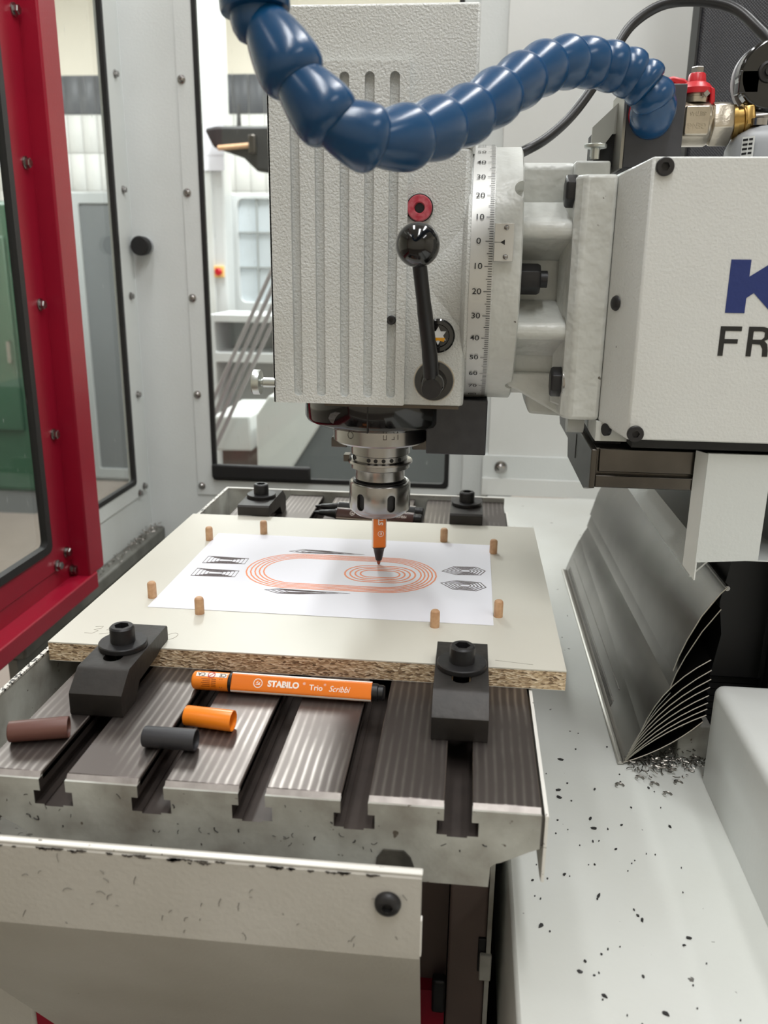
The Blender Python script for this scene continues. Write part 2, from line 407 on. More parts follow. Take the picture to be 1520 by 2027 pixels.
def carve(bm, cut):
    """bm minus cut, as a new bmesh"""
    os_ = []
    for q in (bm, cut):
        bmesh.ops.recalc_face_normals(q, faces=q.faces[:])
        me = bpy.data.meshes.new('tmp'); q.to_mesh(me); q.free()
        o = bpy.data.objects.new('tmp', me); COL.objects.link(o); os_.append(o)
    md = os_[0].modifiers.new('b', 'BOOLEAN'); md.operation = 'DIFFERENCE'; md.object = os_[1]; md.solver = 'EXACT'
    dg = bpy.context.evaluated_depsgraph_get(); dg.update()
    me = bpy.data.meshes.new_from_object(os_[0].evaluated_get(dg))
    for o in os_: bpy.data.objects.remove(o)
    out = bmesh.new(); out.from_mesh(me); bpy.data.meshes.remove(me); return out
# ================================================================== the workshop room
FZ = -1.0
def sbox(name, m, *b):
    bm = B(); box(bm, *b); o = obj(name, bm, m, smooth=0); o['kind'] = 'structure'; return o
sbox('floor', M_floor, -3.6, 2.6, -3.0, 4.45, FZ - 0.05, FZ)
sbox('ceiling', M_ceiling, -3.6, 2.6, -3.0, 4.45, 2.0, 2.05)
wf = sbox('wall_far', M_plaster, -3.6, 2.6, 4.45, 4.5, FZ, 2.0)
sbox('wall_left', M_plaster, -3.65, -3.6, -3.0, 4.45, FZ, 2.0)
sbox('wall_right', M_plaster, 2.6, 2.65, -3.0, 4.45, FZ, 2.0)
sbox('wall_behind', M_plaster, -3.6, 2.6, -3.05, -3.0, FZ, 2.0)
# glazed tiles on the far wall: a dark band with white tiles below, each tile its own piece
TW, TH = 0.0915, 0.2105
gb = B(); box(gb, -3.0, -0.75, 4.446, 4.45, FZ, 1.328); gr = obj('grout', gb, M_grout, wf, smooth=0)
def tile_mesh(m):
    bm = B(); w, h = TW / 2 - 0.002, TH / 2 - 0.002
    box(bm, -w, w, -0.004, 0.004, -h, h)
    return obj('tile', bm, m, wf, bevel=0.0015, seg=1, smooth=0)
tw, td = tile_mesh(M_tile), tile_mesh(M_darktile)
first = {id(tw): True, id(td): True}
for i in range(-5, 17):
    for j in range(0, 11):
        src = td if j == 0 else tw
        if first[id(src)]: t = src; first[id(src)] = False
        else:
            t = src.copy(); COL.objects.link(t); t.parent = wf
        t.location = (-2.306 + TW * (i + 0.5), 4.443, 1.328 - TH * (j + 0.5))

# things standing in the room behind the machine
def cabinet(name, label, cat, x0, x1, y0, y1, z1, mbody, mdoor, group=None):
    t = thing(name, label, cat, ((x0 + x1) / 2, (y0 + y1) / 2, FZ), group)
    bm = B(); box(bm, x0, x1, y0, y1, FZ, z1); obj('body', bm, mbody, t, bevel=0.006)
    return t
t = cabinet('steel_locker', 'grey steel locker with a dark door, standing by the tiled wall', 'locker', -2.205, -1.50, 4.05, 4.43, 0.66, M_greymetal, M_greydark)
bm = B(); plate(bm, [(-2.205, FZ + .02), (-1.50, FZ + .02), (-1.50, 0.655), (-2.205, 0.655)], [rrect(-2.095, -1.60, FZ + .08, 0.60, 0.01, 2)], 'y', 4.035, 4.055); obj('door_frame', bm, M_greymetal, t, bevel=0.002)
bm = B(); box(bm, -2.10, -1.59, 4.046, 4.060, FZ + .08, 0.60); d = obj('door', bm, M_greydark, t)
bm = B(); tube(bm, [(-1.76, 4.04, -.2), (-1.76, 4.01, -.2), (-1.76, 4.01, -.32), (-1.76, 4.04, -.32)], 0.008, 8); obj('handle', bm, M_steel, d)
t = thing('green_machine', 'dark green machine cabinet standing beyond the red-framed door', 'machine', (-2.4, 3.35, FZ))
bm = B(); box(bm, -3.0, -2.10, 3.3, 3.40, FZ + .12, 0.56); obj('body', bm, M_green, t, bevel=0.02)
bm = B(); box(bm, -2.96, -2.14, 3.31, 3.39, FZ, FZ + .12); obj('plinth', bm, M_greydark, t)
bm = B(); box(bm, -2.9, -2.14, 3.285, 3.302, -.55, 0.40); dd = obj('access_door', bm, M_green, t, bevel=0.006)
bm = B(); tube(bm, [(-2.16, 3.29, -.1), (-2.16, 3.26, -.1), (-2.16, 3.26, -.2), (-2.16, 3.29, -.2)], 0.008, 8); obj('handle', bm, M_steel, dd)

# seen through the rear window: white switch cabinet, glazed frame, tool holder, grey tubes imitating reflected stripes, housings
t = thing('switch_cabinet', 'tall white switch cabinet with a yellow and red main switch', 'cabinet', (-1.0, 3.0, FZ))
bm = B(); box(bm, -1.085, -0.945, 2.95, 3.08, FZ, 1.95); obj('body', bm, M_lightgrey, t, bevel=0.008)
bm = B(); box(bm, -1.075, -0.998, 2.942, 2.952, FZ + .05, 1.9); obj('door', bm, M_white, t, bevel=0.003)
bm = B(); box(bm, -0.998, -0.955, 2.935, 2.951, 0.228, 0.276); sw = obj('switch_plate', bm, mat('yellow switch plate', (242, 196, 120), 0.5), t, bevel=0.003)
bm = B(); lathe(bm, [(0.016, 0), (0.016, 0.012), (0.010, 0.02)], (-0.977, 2.936, 0.252), (0, -1, 0), 16); box(bm, -0.981, -0.973, 2.908, 2.92, 0.237, 0.267); obj('switch_knob', bm, M_redplastic, sw)
t = thing('paper_sheet', 'white sheet imitating a reflection, in front of the white switch cabinet', 'paper', (-0.96, 2.94, 0.6))  # white sheet added to imitate a reflection in the rear window
bm = B()
for k in range(6):
    a, b_ = 0.66 + k * 0.06, 0.66 + (k + 1) * 0.06; box(bm, -1.02 + .002 * k, -0.935 + .002 * k, 2.936 - .001 * (k % 2), 2.938 - .001 * (k % 2), a, b_)
bmesh.ops.remove_doubles(bm, verts=bm.verts, dist=0.0005); obj('sheet', bm, M_paper, t)
t = thing('tool_bag', 'black tool pouch with a wooden-handled hammer, hung behind the rear window', 'bag', (-0.83, 3.0, 0.73))
bm = B(); prism(bm, [(-0.99, .81), (-0.94, .82), (-0.70, .82), (-0.70, .64), (-0.775, .65), (-0.83, .70), (-0.955, .74)], 'y', 2.85, 2.90); obj('pouch', bm, M_rubber, t, bevel=0.012)
bm = B(); tube(bm, [(-0.93, 2.842, 0.735), (-0.80, 2.842, 0.745)], 0.010, 10); hd = obj('hammer_handle', bm, M_wood, t)
bm = B(); box(bm, -0.80, -0.772, 2.82, 2.86, 0.713, 0.783); obj('hammer_head', bm, M_steeldark, t, bevel=0.004)
bm = B(); tube(bm, [(-0.85, 2.86, .815), (-0.85, 2.88, .9), (-0.85, 2.89, .815)], 0.006, 8); obj('hanging_loop', bm, M_rubber, t)
t = thing('glazed_door', 'white glazed door with thin glazing bars, behind the rear window', 'door', (-0.80, 3.3, FZ))
bm = B(); plate(bm, [(-0.955, FZ), (-0.60, FZ), (-0.60, 0.58), (-0.955, 0.58)], [rrect(-0.93, -0.625, 0.12, 0.56, 0.03)], 'y', 3.10, 3.14); obj('door_frame', bm, M_lightgrey, t, bevel=0.004)
bm = B(); box(bm, -0.935, -0.62, 3.118, 3.122, 0.115, 0.565); obj('pane', bm, mat('frosted pane', (214, 222, 228), 0.15), t)
for z in (0.27, 0.42):
    bm = B(); box(bm, -0.935, -0.62, 3.108, 3.118, z - .004, z + .004); obj('glazing_bar', bm, M_greymetal, t)
for x in (-0.845, -0.76):
    bm = B(); box(bm, x - .004, x + .004, 3.106, 3.118, 0.115, 0.565); obj('glazing_bar', bm, M_greymetal, t)
t = thing('shelf_unit', 'low white shelf box with cream folders, under the glazed door', 'shelf', (-0.92, 2.7, FZ))
bm = B(); plate(bm, [(-0.93, FZ), (-0.62, FZ), (-0.62, 0.09), (-0.93, 0.09)], [rrect(-0.91, -0.64, -0.06, 0.06, 0.004, 1), rrect(-0.91, -0.64, -0.90, -0.10, 0.004, 1)], 'y', 2.62, 2.9); obj('carcass', bm, M_lightgrey, t, bevel=0.003)
bm = B(); box(bm, -0.93, -0.62, 2.9, 2.91, FZ, 0.09); obj('back_panel', bm, M_lightgrey, t)
t = thing('reflection_tubes', 'four parallel grey tubes imitating diagonal reflections, behind the rear window', 'tubes', (-0.9, 1.6, FZ))  # tubes added to imitate diagonal stripes reflected in the rear window
for k in range(4):
    a = Vector((-0.617 + .0165 * k, 1.5, -0.148 - .0115 * k)); d = Vector((0.166, 0, 0.33)).normalized()
    bm = B(); tube(bm, [a - d * ((a.z - FZ - 0.002) / d.z), a + d * 0.75], 0.0055, 10); obj('tube', bm, mat('grey reflection stripe', (158, 152, 154), 0.35), t)
t = thing('motor_housing', 'small white box-shaped housing on a dark pedestal, behind the rear window', 'housing', (-0.54, 1.7, FZ))
bm = B(); prism(bm, [(-0.612, -.135), (-0.500, -.132), (-0.495, -.235), (-0.612, -.238)], 'y', 1.58, 1.9); obj('housing', bm, M_white, t, bevel=0.008)
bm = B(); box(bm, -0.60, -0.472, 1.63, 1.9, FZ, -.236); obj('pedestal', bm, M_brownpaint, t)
t = thing('coolant_tank', 'white tank with a slanting grey side, behind the bottom of the rear window', 'tank', (-0.3, 1.7, FZ))
bm = B(); prism(bm, [(-0.462, -.118), (-0.425, -.06), (-0.26, -.06), (-0.26, -.10), (-0.40, -.32), (-0.40, FZ), (-0.462, FZ)], 'y', 1.5, 2.0); obj('tank_wall', bm, M_white, t, bevel=0.006)
bm = B(); prism(bm, [(-0.26, -.06), (0.25, -.06), (0.25, FZ), (-0.40, FZ), (-0.40, -.32)], 'y', 1.53, 2.0); obj('tank_side', bm, M_greydark, t)

# ================================================================== machine enclosure
WX = -0.532
def wall_plate(name, outer, holes, axis, a0, a1, m, bev=0.0):
    bm = B(); plate(bm, outer, holes, axis, a0, a1); o = obj(name, bm, m, smooth=0); o['kind'] = 'structure'; return o
# left enclosure wall with window, rear enclosure wall with window
wall_plate('wall_side', [(.545, -.9), (.88, -.9), (.88, 1.25), (.545, 1.25)], [rrect(.575, .801, -.132, 1.15, .006, 3)], 'x', WX - .01, WX, M_panel)
wall_plate('wall_back', [(WX, -.9), (.114, -.9), (.114, 1.25), (WX, 1.25)], [rrect(-.3905, .0826, -.136, 1.15, .006, 3)], 'y', .88, .89, M_panel)
w = struct('window_1', (WX, .69, 0))
bm = B(); plate(bm, [(.55, -.166), (.862, -.166), (.862, 1.2), (.55, 1.2)], [rrect(.575, .801, -.132, 1.15, .006, 3)], 'x', WX, WX + .003); fr = obj('window_frame', bm, M_panel, w, bevel=0.0008, seg=1)
bm = B(); plate(bm, rrect(.57, .806, -.137, 1.155, .008, 3), [rrect(.579, .797, -.128, 1.146, .006, 3)], 'x', WX - .004, WX + .0045); obj('window_seal', bm, M_rubber, w)
bm = B(); box(bm, WX - .006, WX - .002, .572, .804, -.134, 1.152); obj('glass_pane', bm, M_glass2, w, smooth=0)
for z in (.607, .414, .224, .036, -.150): small_screw('screw', (WX + .003, .843, z), (1, 0, 0), fr, .0055)
small_screw('screw', (WX + .003, .818, -.158), (1, 0, 0), fr, .0055); small_screw('screw', (WX + .003, .60, -.153), (1, 0, 0), fr, .0055)
w = struct('window_2', (-.15, .88, 0))
bm = B(); plate(bm, [(-.428, -.173), (.127, -.173), (.127, 1.2), (-.428, 1.2)], [rrect(-.3905, .0826, -.136, 1.15, .006, 3)], 'y', .877, .88); fr = obj('window_frame', bm, M_panel, w, bevel=0.0008, seg=1)
bm = B(); plate(bm, rrect(-.395, .087, -.141, 1.155, .008, 3), [rrect(-.386, .078, -.1315, 1.146, .008, 3)], 'y', .8755, .884); obj('window_seal', bm, M_rubber, w)
bm = B(); box(bm, -.393, .085, .883, .887, -.139, 1.152); obj('glass_pane', bm, M_glass, w, smooth=0)
for z in (.604, .412, .221, .034, -.154): small_screw('screw', (-.4185, .877, z), (0, -1, 0), fr, .0055, dome=True)
small_screw('screw', (.1088, .877, -.159), (0, -1, 0), fr, .0055, dome=True)
# white corner column and rear panel on the right, with its lower ledge
wall_plate('wall_right_rear', [(.1625, -.1), (.95, -.1), (.95, 1.25), (.1625, 1.25)], [], 'y', .846, .88, M_white)
sbox('trim_1', M_panel, .114, .1625, .862, .88, -.9, 1.25)
sbox('trim_2', M_panel, .1525, .95, .840, .88, -.106, -.062)
sbox('trim_3', M_white, .1525, .95, .834, .88, -.139, -.106)
bm = B(); lathe(bm, [(.012, 0), (.012, .003), (.0075, .0035), (.007, .008), (.004, .0105), (0, .0105)], (.187, .840, -.084), (0, -1, 0), 20, close=False)
tag(obj('button_screw', bm, M_steel), 'dull steel button screw on the ledge of the rear wall', 'screw')
# black rubber door bumper on the rear wall near the corner
bt = thing('door_bumper', 'black rubber bumper stud on the rear enclosure wall', 'bumper', (-.507, .88, .316))
bm = B(); lathe(bm, [(.015, 0), (.015, .012), (.0175, .014), (.018, .03), (.016, .033), (0, .033)], (-.507, .88, .316), (-.0, -1, 0), 24, close=False); obj('stud', bm, M_rubber, bt)
bm = B(); lathe(bm, [(.0165, 0), (.0165, .010)], (-.507, .8805, .316), (0, -1, 0), 24); obj('base_ring', bm, M_greyplastic, bt)
bm = B(); box(bm, -.393, -.19, .862, .876, -.1335, -.105)
o = obj('sealing_strip', bm, M_rubber, bevel=0.004); tag(o, 'black foam strip lying along the bottom of the rear window', 'strip')
# coping ledge with swarf along the left wall and chip pan at the bottom
sbox('floor_pan', M_pan, WX, .155, -.62, .88, -.36, -.34)
lt = struct('trim_4', (WX, .5, -.3))
bm = B(); box(bm, WX, WX + .028, .30, .88, -.272, -.245); obj('ledge', bm, M_pan, lt, bevel=0.004)
bm = B(); box(bm, WX, WX + .014, .30, .88, -.335, -.272); obj('ledge_web', bm, M_pan, lt)
bm = B(); box(bm, WX, WX + .05, .30, .88, -.345, -.305); obj('lower_ledge', bm, M_pan, lt, bevel=0.003)
bm = B()
for k in range(170):
    y = random.uniform(.5, .875); x = WX + .003 + random.random() * .022; z = -.2445
    if k > 90: y = random.uniform(.74, .877); x = WX + .002 + random.random() * .02; z = -.2445 + random.random() * .012 * (1 if y > .8 else .3)
    a = random.random() * 6.3; L_ = random.uniform(.002, .006)
    p = Vector((x, y, z)); d = Vector((math.cos(a), math.sin(a), .4)) * L_
    tube(bm, [p, p + d * .6 + Vector((0, 0, .001)), p + d], .0007, 4)
tag(obj('metal_swarf', bm, M_chip, smooth=0), 'curled bright metal swarf lying on the ledge along the side wall', 'swarf', kind='stuff')

# ------------------------------------------------------------------ red sliding door
dr = thing('machine_door', 'red enamelled sliding door with a large splashed window pane', 'door', (-.5, .2, -.23))
DX = -.5
bm = B(); plate(bm, [(-.6, -.171), (.462, -.171), (.462, 1.2), (-.6, 1.2)], [rrect(-.56, .392, -.131, 1.15, .012, 4)], 'x', DX - .004, DX); fr = obj('window_frame', bm, M_red, dr, bevel=0.001, seg=1)
bm = B(); plate(bm, rrect(-.565, .397, -.136, 1.155, .012, 4), [rrect(-.552, .384, -.124, 1.142, .010, 4)], 'x', DX - .008, DX + .003); obj('window_seal', bm, M_rubber, dr)
bm = B(); box(bm, DX - .006, DX - .003, -.56, .393, -.132, 1.152); obj('glass_pane', bm, M_glass2, dr, smooth=0)
bm = B(); box(bm, DX - .02, DX + .028, .458, .512, -.20, 1.2); obj('door_post', bm, M_red, dr, bevel=0.003)
bm = B(); box(bm, DX - .02, DX - .002, -.6, .47, -.205, -.165); obj('lower_panel', bm, M_red, dr)
bm = B(); box(bm, DX - .02, DX + .030, -.6, .482, -.226, -.198); obj('bottom_rail', bm, M_red, dr, bevel=0.0025)
for y, z in ((.446, .605), (.436, .4154), (.437, .2258), (.438, .0357), (.441, -.1525), (.409, -.1636), (.455, -.187)):
    small_screw('screw', (DX, y, z), (1, 0, 0), dr, .0066)

# ================================================================== machine bed, knee, table
bd = thing('machine_bed', 'light grey painted machine bed with dark chips, right of the table', 'bed', (.3, .2, -.3))
bm = B(); prism(bm, [(.163, -.30), (.163, -.1435), (.1637, -.1412), (.1655, -.14), (.300, -.14), (.334, -.1385), (.62, -.1385), (.62, -.30)], 'y', -.62, .834); obj('bed_casting', bm, M_bed, bd, bevel=0.003)
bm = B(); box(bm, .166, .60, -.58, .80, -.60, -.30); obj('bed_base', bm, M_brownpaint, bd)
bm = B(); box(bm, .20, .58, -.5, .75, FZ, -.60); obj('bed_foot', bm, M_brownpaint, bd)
# loose dark chips lying on the bed
bm = B(); rc = random.Random(11)
def flake(x, y, z, L_, wd):
    a = rc.random() * 6.3; n = rc.randint(5, 7); vs = []; tp = []
    for i in range(n):
        t_ = 2 * PI * i / n; r_ = rc.uniform(.6, 1.1)
        px, py = math.cos(t_) * L_ * r_, math.sin(t_) * wd * r_
        X, Y = x + px * math.cos(a) - py * math.sin(a), y + px * math.sin(a) + py * math.cos(a)
        vs.append(bm.verts.new((X, Y, z))); tp.append(bm.verts.new((X, Y, z + .0005 + .0006 * rc.random())))
    bm.faces.new(tp); bm.faces.new(vs[::-1])
    for i in range(n): bm.faces.new((vs[i], vs[(i + 1) % n], tp[(i + 1) % n], tp[i]))
for k in range(105):
    x = rc.uniform(.178, .298); y = rc.uniform(-.36, -.02) if k < 88 else rc.uniform(-.1, .5)
    if x < .20 and y > -.2: continue
    big = rc.random() ** 3
    flake(x, y, -.1398, .0006 + .0026 * big, .0005 + .0012 * big)
tag(obj('dark_chips', bm, M_darkchip, smooth=0), 'small dark chips scattered over the light grey machine bed', 'chips', kind='stuff')
bm = B()
for k in range(230):
    t_ = rc.random(); x = .283 + .055 * t_ + rc.gauss(0, .006); y = -.082 + .02 * t_ + rc.gauss(0, .007)
    if x > .331: y = max(y, -.086)
    z = -.1388 + abs(rc.gauss(0, .0035)); a = rc.random() * 6.3; l = rc.uniform(.002, .007); c = rc.uniform(-1, 1)
    pts = [Vector((x + math.cos(a + c * q) * l * q, y + math.sin(a + c * q) * l * q, z + .0015 * q * rc.random())) for q in (0, .35, .7, 1)]
    tube(bm, pts, .0005, 4)
for (x, y) in ((.262, -.11), (.292, -.105), (.30, -.118), (.281, -.097), (.313, -.10)):
    tube(bm, [Vector((x + math.cos(q) * .0035, y + math.sin(q) * .0028, -.1388 + .0004 * q)) for q in [i * .5 for i in range(9)]], .0008, 5)
tag(obj('chip_heap', bm, M_chip, smooth=0), 'heap of curled steel chips in front of the fanned cover plates', 'chips', kind='stuff')

# white rounded cover on the bed, bottom right
cv = thing('bed_cover', 'white rounded machine cover standing on the bed, bottom right', 'cover', (.45, -.3, -.1385))
def cover_ring(y, e):
    r = .0085; pts = [(.3345 + e, -.1385), (.3345 + e, -.0475 - r)] + [(.3345 + r - r * math.cos(q) + e * (1 - q / PI), -.0475 - r + r * math.sin(q) - e * .8 * q / (PI / 2)) for q in [PI / 2 * i / 6 for i in range(1, 7)]] + [(.62, -.0475 - e * .8), (.62, -.1385)]
    return [bm.verts.new((x, y, z)) for x, z in pts]
bm = B(); RG = [cover_ring(y, e) for y, e in ((-.60, 0), (-.0965, 0), (-.0925, .0008), (-.0895, .0030), (-.0882, .0065))]
for p, q in zip(RG, RG[1:]):
    for i in range(len(p)): j = (i + 1) % len(p); bm.faces.new((p[i], p[j], q[j], q[i]))
bm.faces.new(RG[0]); bm.faces.new(RG[-1][::-1]); obj('cover_shell', bm, M_white, cv, smooth=50)
# small cast block between cover and fanned plates
bm = B(); box(bm, .3195, .347, -.062, .0, -.1395, -.104); tag(obj('cast_block', bm, M_tablepaint, bevel=0.002), 'small grey cast block between the chip heap and the white cover', 'block')

# knee with the sheet panels beneath the table
kn = thing('knee', 'shadowed brown-grey knee and panels under the slotted table', 'knee', (0, 0, FZ))
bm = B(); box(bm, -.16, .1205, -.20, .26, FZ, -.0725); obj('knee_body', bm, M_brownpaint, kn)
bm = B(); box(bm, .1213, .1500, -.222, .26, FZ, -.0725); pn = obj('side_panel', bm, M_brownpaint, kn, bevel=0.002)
bm = B(); box(bm, .1502, .1535, -.226, .26, -.60, -.0725); obj('edge_strip', bm, M_tablepaint, pn)
bm = B(); box(bm, .1440, .1500, -.2245, -.2215, -.236, -.205); obj('latch', bm, M_rubber, pn, bevel=0.0008)
bm = B(); box(bm, .1455, .1545, -.2290, -.2245, -.240, -.2165); obj('latch_tab', bm, M_tablepaint, pn, bevel=0.001)
bm = B(); box(bm, .1100, .1205, -.222, -.2125, -.283, -.2515); obj('stop_block', bm, M_black, kn, bevel=0.002)
bm = B(); box(bm, -.165, .1200, -.212, -.20, -.90, -.271); obj('red_panel', bm, M_red, kn)

# the T-slotted table
tb = thing('work_table', 'grey cast milling table with five T-slots and striped steel top', 'table', (0, 0, -.0705))
YF, YB = -.3275, .327
prof = [(-.1718, -.0185)]
SC = [-.1243, -.0621, 0.0004, .0623, .1236]
for c in SC:
    h, q = .0082, .0123
    prof += [(c - h, -.0185), (c - h, -.0265), (c - q, -.0265), (c - q, -.0360), (c - .0062, -.0360), (c - .0062, -.0372), (c + .0058, -.0372), (c + .0058, -.0360), (c + q, -.0360), (c + q, -.0265), (c + h, -.0265), (c + h, -.0185)]
prof += [(.1718, -.0185), (.1718, -.041), (.1655, -.0440), (.1580, -.0482), (.1500, -.0525), (.1460, -.0540), (.1440, -.0565), (.1432, -.0705), (-.1432, -.0705), (-.1440, -.0565), (-.16, -.0470), (-.1718, -.041)]
bm = B()
A = [bm.verts.new((x, YF, z)) for x, z in prof]; Bv = [bm.verts.new((x, YB, z)) for x, z in prof]; n = len(prof)
for i in range(n):
    f = bm.faces.new((A[i], A[(i + 1) % n], Bv[(i + 1) % n], Bv[i]))
    if 1 <= i < 1 + 12 * len(SC) and (i - 1) % 12 != 11: f.material_index = 1      # unpainted dark slot walls
for V in (A, Bv): bmesh.ops.triangle_fill(bm, edges=[bm.edges.get((V[i], V[(i + 1) % n])) for i in range(n)], use_beauty=True)
casting = obj('table_casting', bm, [M_tablepaint, M_slot], tb, smooth=30)
xs = [-.1718] + sum([[c - .0082, c + .0082] for c in SC], []) + [.1718]
for a, b_ in zip(xs[0::2], xs[1::2]):      # the ground steel lands between the slots, chamfered at the front
    bm = B(); prism(bm, [(YF + .0046, -.0225), (YF + .0046, -.0160), (.3385, -.0160), (.3385, -.0225)], 'x', a, b_)
    ld = obj('table_land', bm, M_ground, tb, bevel=0.0006, seg=1)
    bm = B(); prism(bm, [(YF + .0002, -.0225), (YF, -.0200), (YF + .0045, -.01605), (YF + .0046, -.0225)], 'x', a + .0003, b_ - .0003); obj('front_chamfer', bm, M_chamfer, ld, smooth=0)
# coolant gutter walls at the left and back, sheet at the right
bm = B(); box(bm, -.2062, -.2036, YF, .3395, -.060, -.0112); box(bm, -.2062, -.1718, YF, .3395, -.062, -.058); gw = obj('gutter_wall', bm, M_tablepaint, tb)
bm = B(); box(bm, -.2066, -.2032, YF, .3395, -.0113, -.0098); obj('worn_edge', bm, M_worn, gw)
bm = B(); box(bm, -.2062, .173, .3395, .342, -.060, -.0112); gb_ = obj('gutter_wall', bm, M_tablepaint, tb)
bm = B(); box(bm, -.2062, .173, .3391, .3424, -.0113, -.0098); obj('worn_edge', bm, M_worn2, gb_)
bm = B(); prism(bm, [(YF - .001, -.0195), (YF - .001, -.0630), (YF + .01, -.0660), (.30, -.0660), (.30, -.0195)], 'x', .1738, .1756); sp_ = obj('side_sheet', bm, M_worn2, tb)
bm = B(); box(bm, .1718, .1738, YF + .002, .30, -.0405, -.0195); obj('sheet_spacer', bm, M_steeldark, sp_)
bm = B(); box(bm, .1736, .1758, YF - .001, .30, -.0195, -.0178); obj('worn_edge', bm, M_worn2, sp_)
# dark raised plate standing in for a hole in the front face
bm = B(); prism(bm, [(.074, -.075), (.0760, -.0555), (.080, -.0492), (.0925, -.0492), (.0965, -.0535), (.1000, -.0640), (.1010, -.075)], 'y', YF - .0012, YF + .001); obj('hole_plate', bm, mat('dark hole plate', (66, 64, 60), 0.35, 0.3, var=(60, (110, 106, 98), 0.8)), tb)

# folded sheet guard in front of the table
gd = thing('front_guard', 'light grey folded sheet guard with a worn white top edge, in front of the table', 'guard', (0, -.37, -.3))
bm = B()
pr = [(-.3645, -.0325), (-.3655, -.0308), (-.3685, -.0308), (-.3705, -.0330), (-.3710, -.0860), (-.3690, -.0900), (-.2690, -.290), (-.2670, -.290), (-.3668, -.0900), (-.3685, -.0815), (-.3680, -.0310), (-.3660, -.0295)]
prism(bm, pr, 'x', -.30, .1052); 
bmesh.ops.bisect_plane(bm, geom=bm.verts[:] + bm.edges[:] + bm.faces[:], plane_co=(-.1866, -.3133, -.1924), plane_no=(-.0998, .0101, -.0202), clear_outer=True)
g1 = obj('guard_sheet', bm, M_guard, gd, smooth=25)
bm = B(); box(bm, -.30, .1056, -.3700, -.3650, -.0316, -.0300); obj('worn_edge', bm, M_worn2, gd, bevel=0.0006)
bm = B(); box(bm, .1052, .1060, -.3708, -.3668, -.084, -.060); obj('chipped_corner', bm, M_worn2, gd)
bm = B(); lathe(bm, [(.0074, 0), (.0074, .001), (.0068, .0028), (.0050, .0042), (.0030, .0045)], (.0870, -.3710, -.0497), (0, -1, 0), 24, close=False)
lathe(bm, [(.0030, .0045), (.0026, .0022), (0, .0022)], (.0870, -.3710, -.0497), (0, -1, 0), 6, close=False); obj('button_screw', bm, M_black, gd)
bm = B(); box(bm, -.05, .09, -.318, -.2125, -.190, -.185); obj('bracket', bm, M_brownpaint, gd)

bm = B(); rc3 = random.Random(23)
for k in range(46):      # chipped paint along the folded top edge
    x = rc3.uniform(-.20, .08); L_ = rc3.uniform(.0015, .008); z = -.0318 - abs(rc3.gauss(0, .0008)); y = -.37055
    n_ = 7; up_ = [(x + L_ * i / n_, z + .0006 * rc3.random()) for i in range(n_ + 1)]; dn_ = [(x + L_ * i / n_, z - .0004 - .0016 * rc3.random() * math.sin(PI * i / n_)) for i in range(n_, -1, -1)]
    V_ = [bm.verts.new((px, y - .00035, pz)) for px, pz in up_ + dn_]; bm.faces.new(V_)
for k in range(34):      # short hair-like scratches and curls
    x, z = rc3.uniform(-.16, .10), rc3.uniform(-.084, -.04); a = rc3.uniform(.8, 2.4); c = rc3.uniform(-1.2, 1.2); l = rc3.uniform(.0012, .006)
    tube(bm, [(x + math.cos(a + c * q) * l * q, -.3712, z + math.sin(a + c * q) * l * q) for q in (0, .33, .66, 1)], .00016, 4)
obj('paint_chips', bm, mat('bare chipped metal', (96, 92, 88), 0.5, 0.3), gd, smooth=0, kind='stuff')
bm = B()
for k in range(70):
    x, z = rc3.uniform(-.165, .14), rc3.uniform(-.066, -.024)
    if any(abs(x - c) < .014 for c in SC) and z > -.0385: continue
    if x > .10 and z < -.045 - (.144 - x) * .3: continue
    a = rc3.uniform(0, 6.3); c = rc3.uniform(-1.5, 1.5); l = rc3.uniform(.0008, .0042)
    tube(bm, [(x + math.cos(a + c * q) * l * q, YF - .0002, z + math.sin(a + c * q) * l * q) for q in (0, .33, .66, 1)], rc3.choice((.00015, .0002, .0004)), 4)
obj('clinging_chips', bm, M_darkchip, tb, smooth=0, kind='stuff')

# machine base at the lower left
mb = thing('machine_stand', 'white and red machine base under the folded front guard', 'base', (-.2, -.2, FZ))
bm = B(); box(bm, -.45, -.197, -.262, -.235, -.60, -.200); obj('white_panel', bm, M_guard, mb, bevel=0.004)
bm = B(); box(bm, -.45, .05, -.262, -.235, FZ, -.6002); obj('red_base', bm, M_red, mb)
bm = B(); box(bm, -.1965, .05, -.262, -.236, -.60, -.2200); obj('red_strip', bm, M_red, mb)

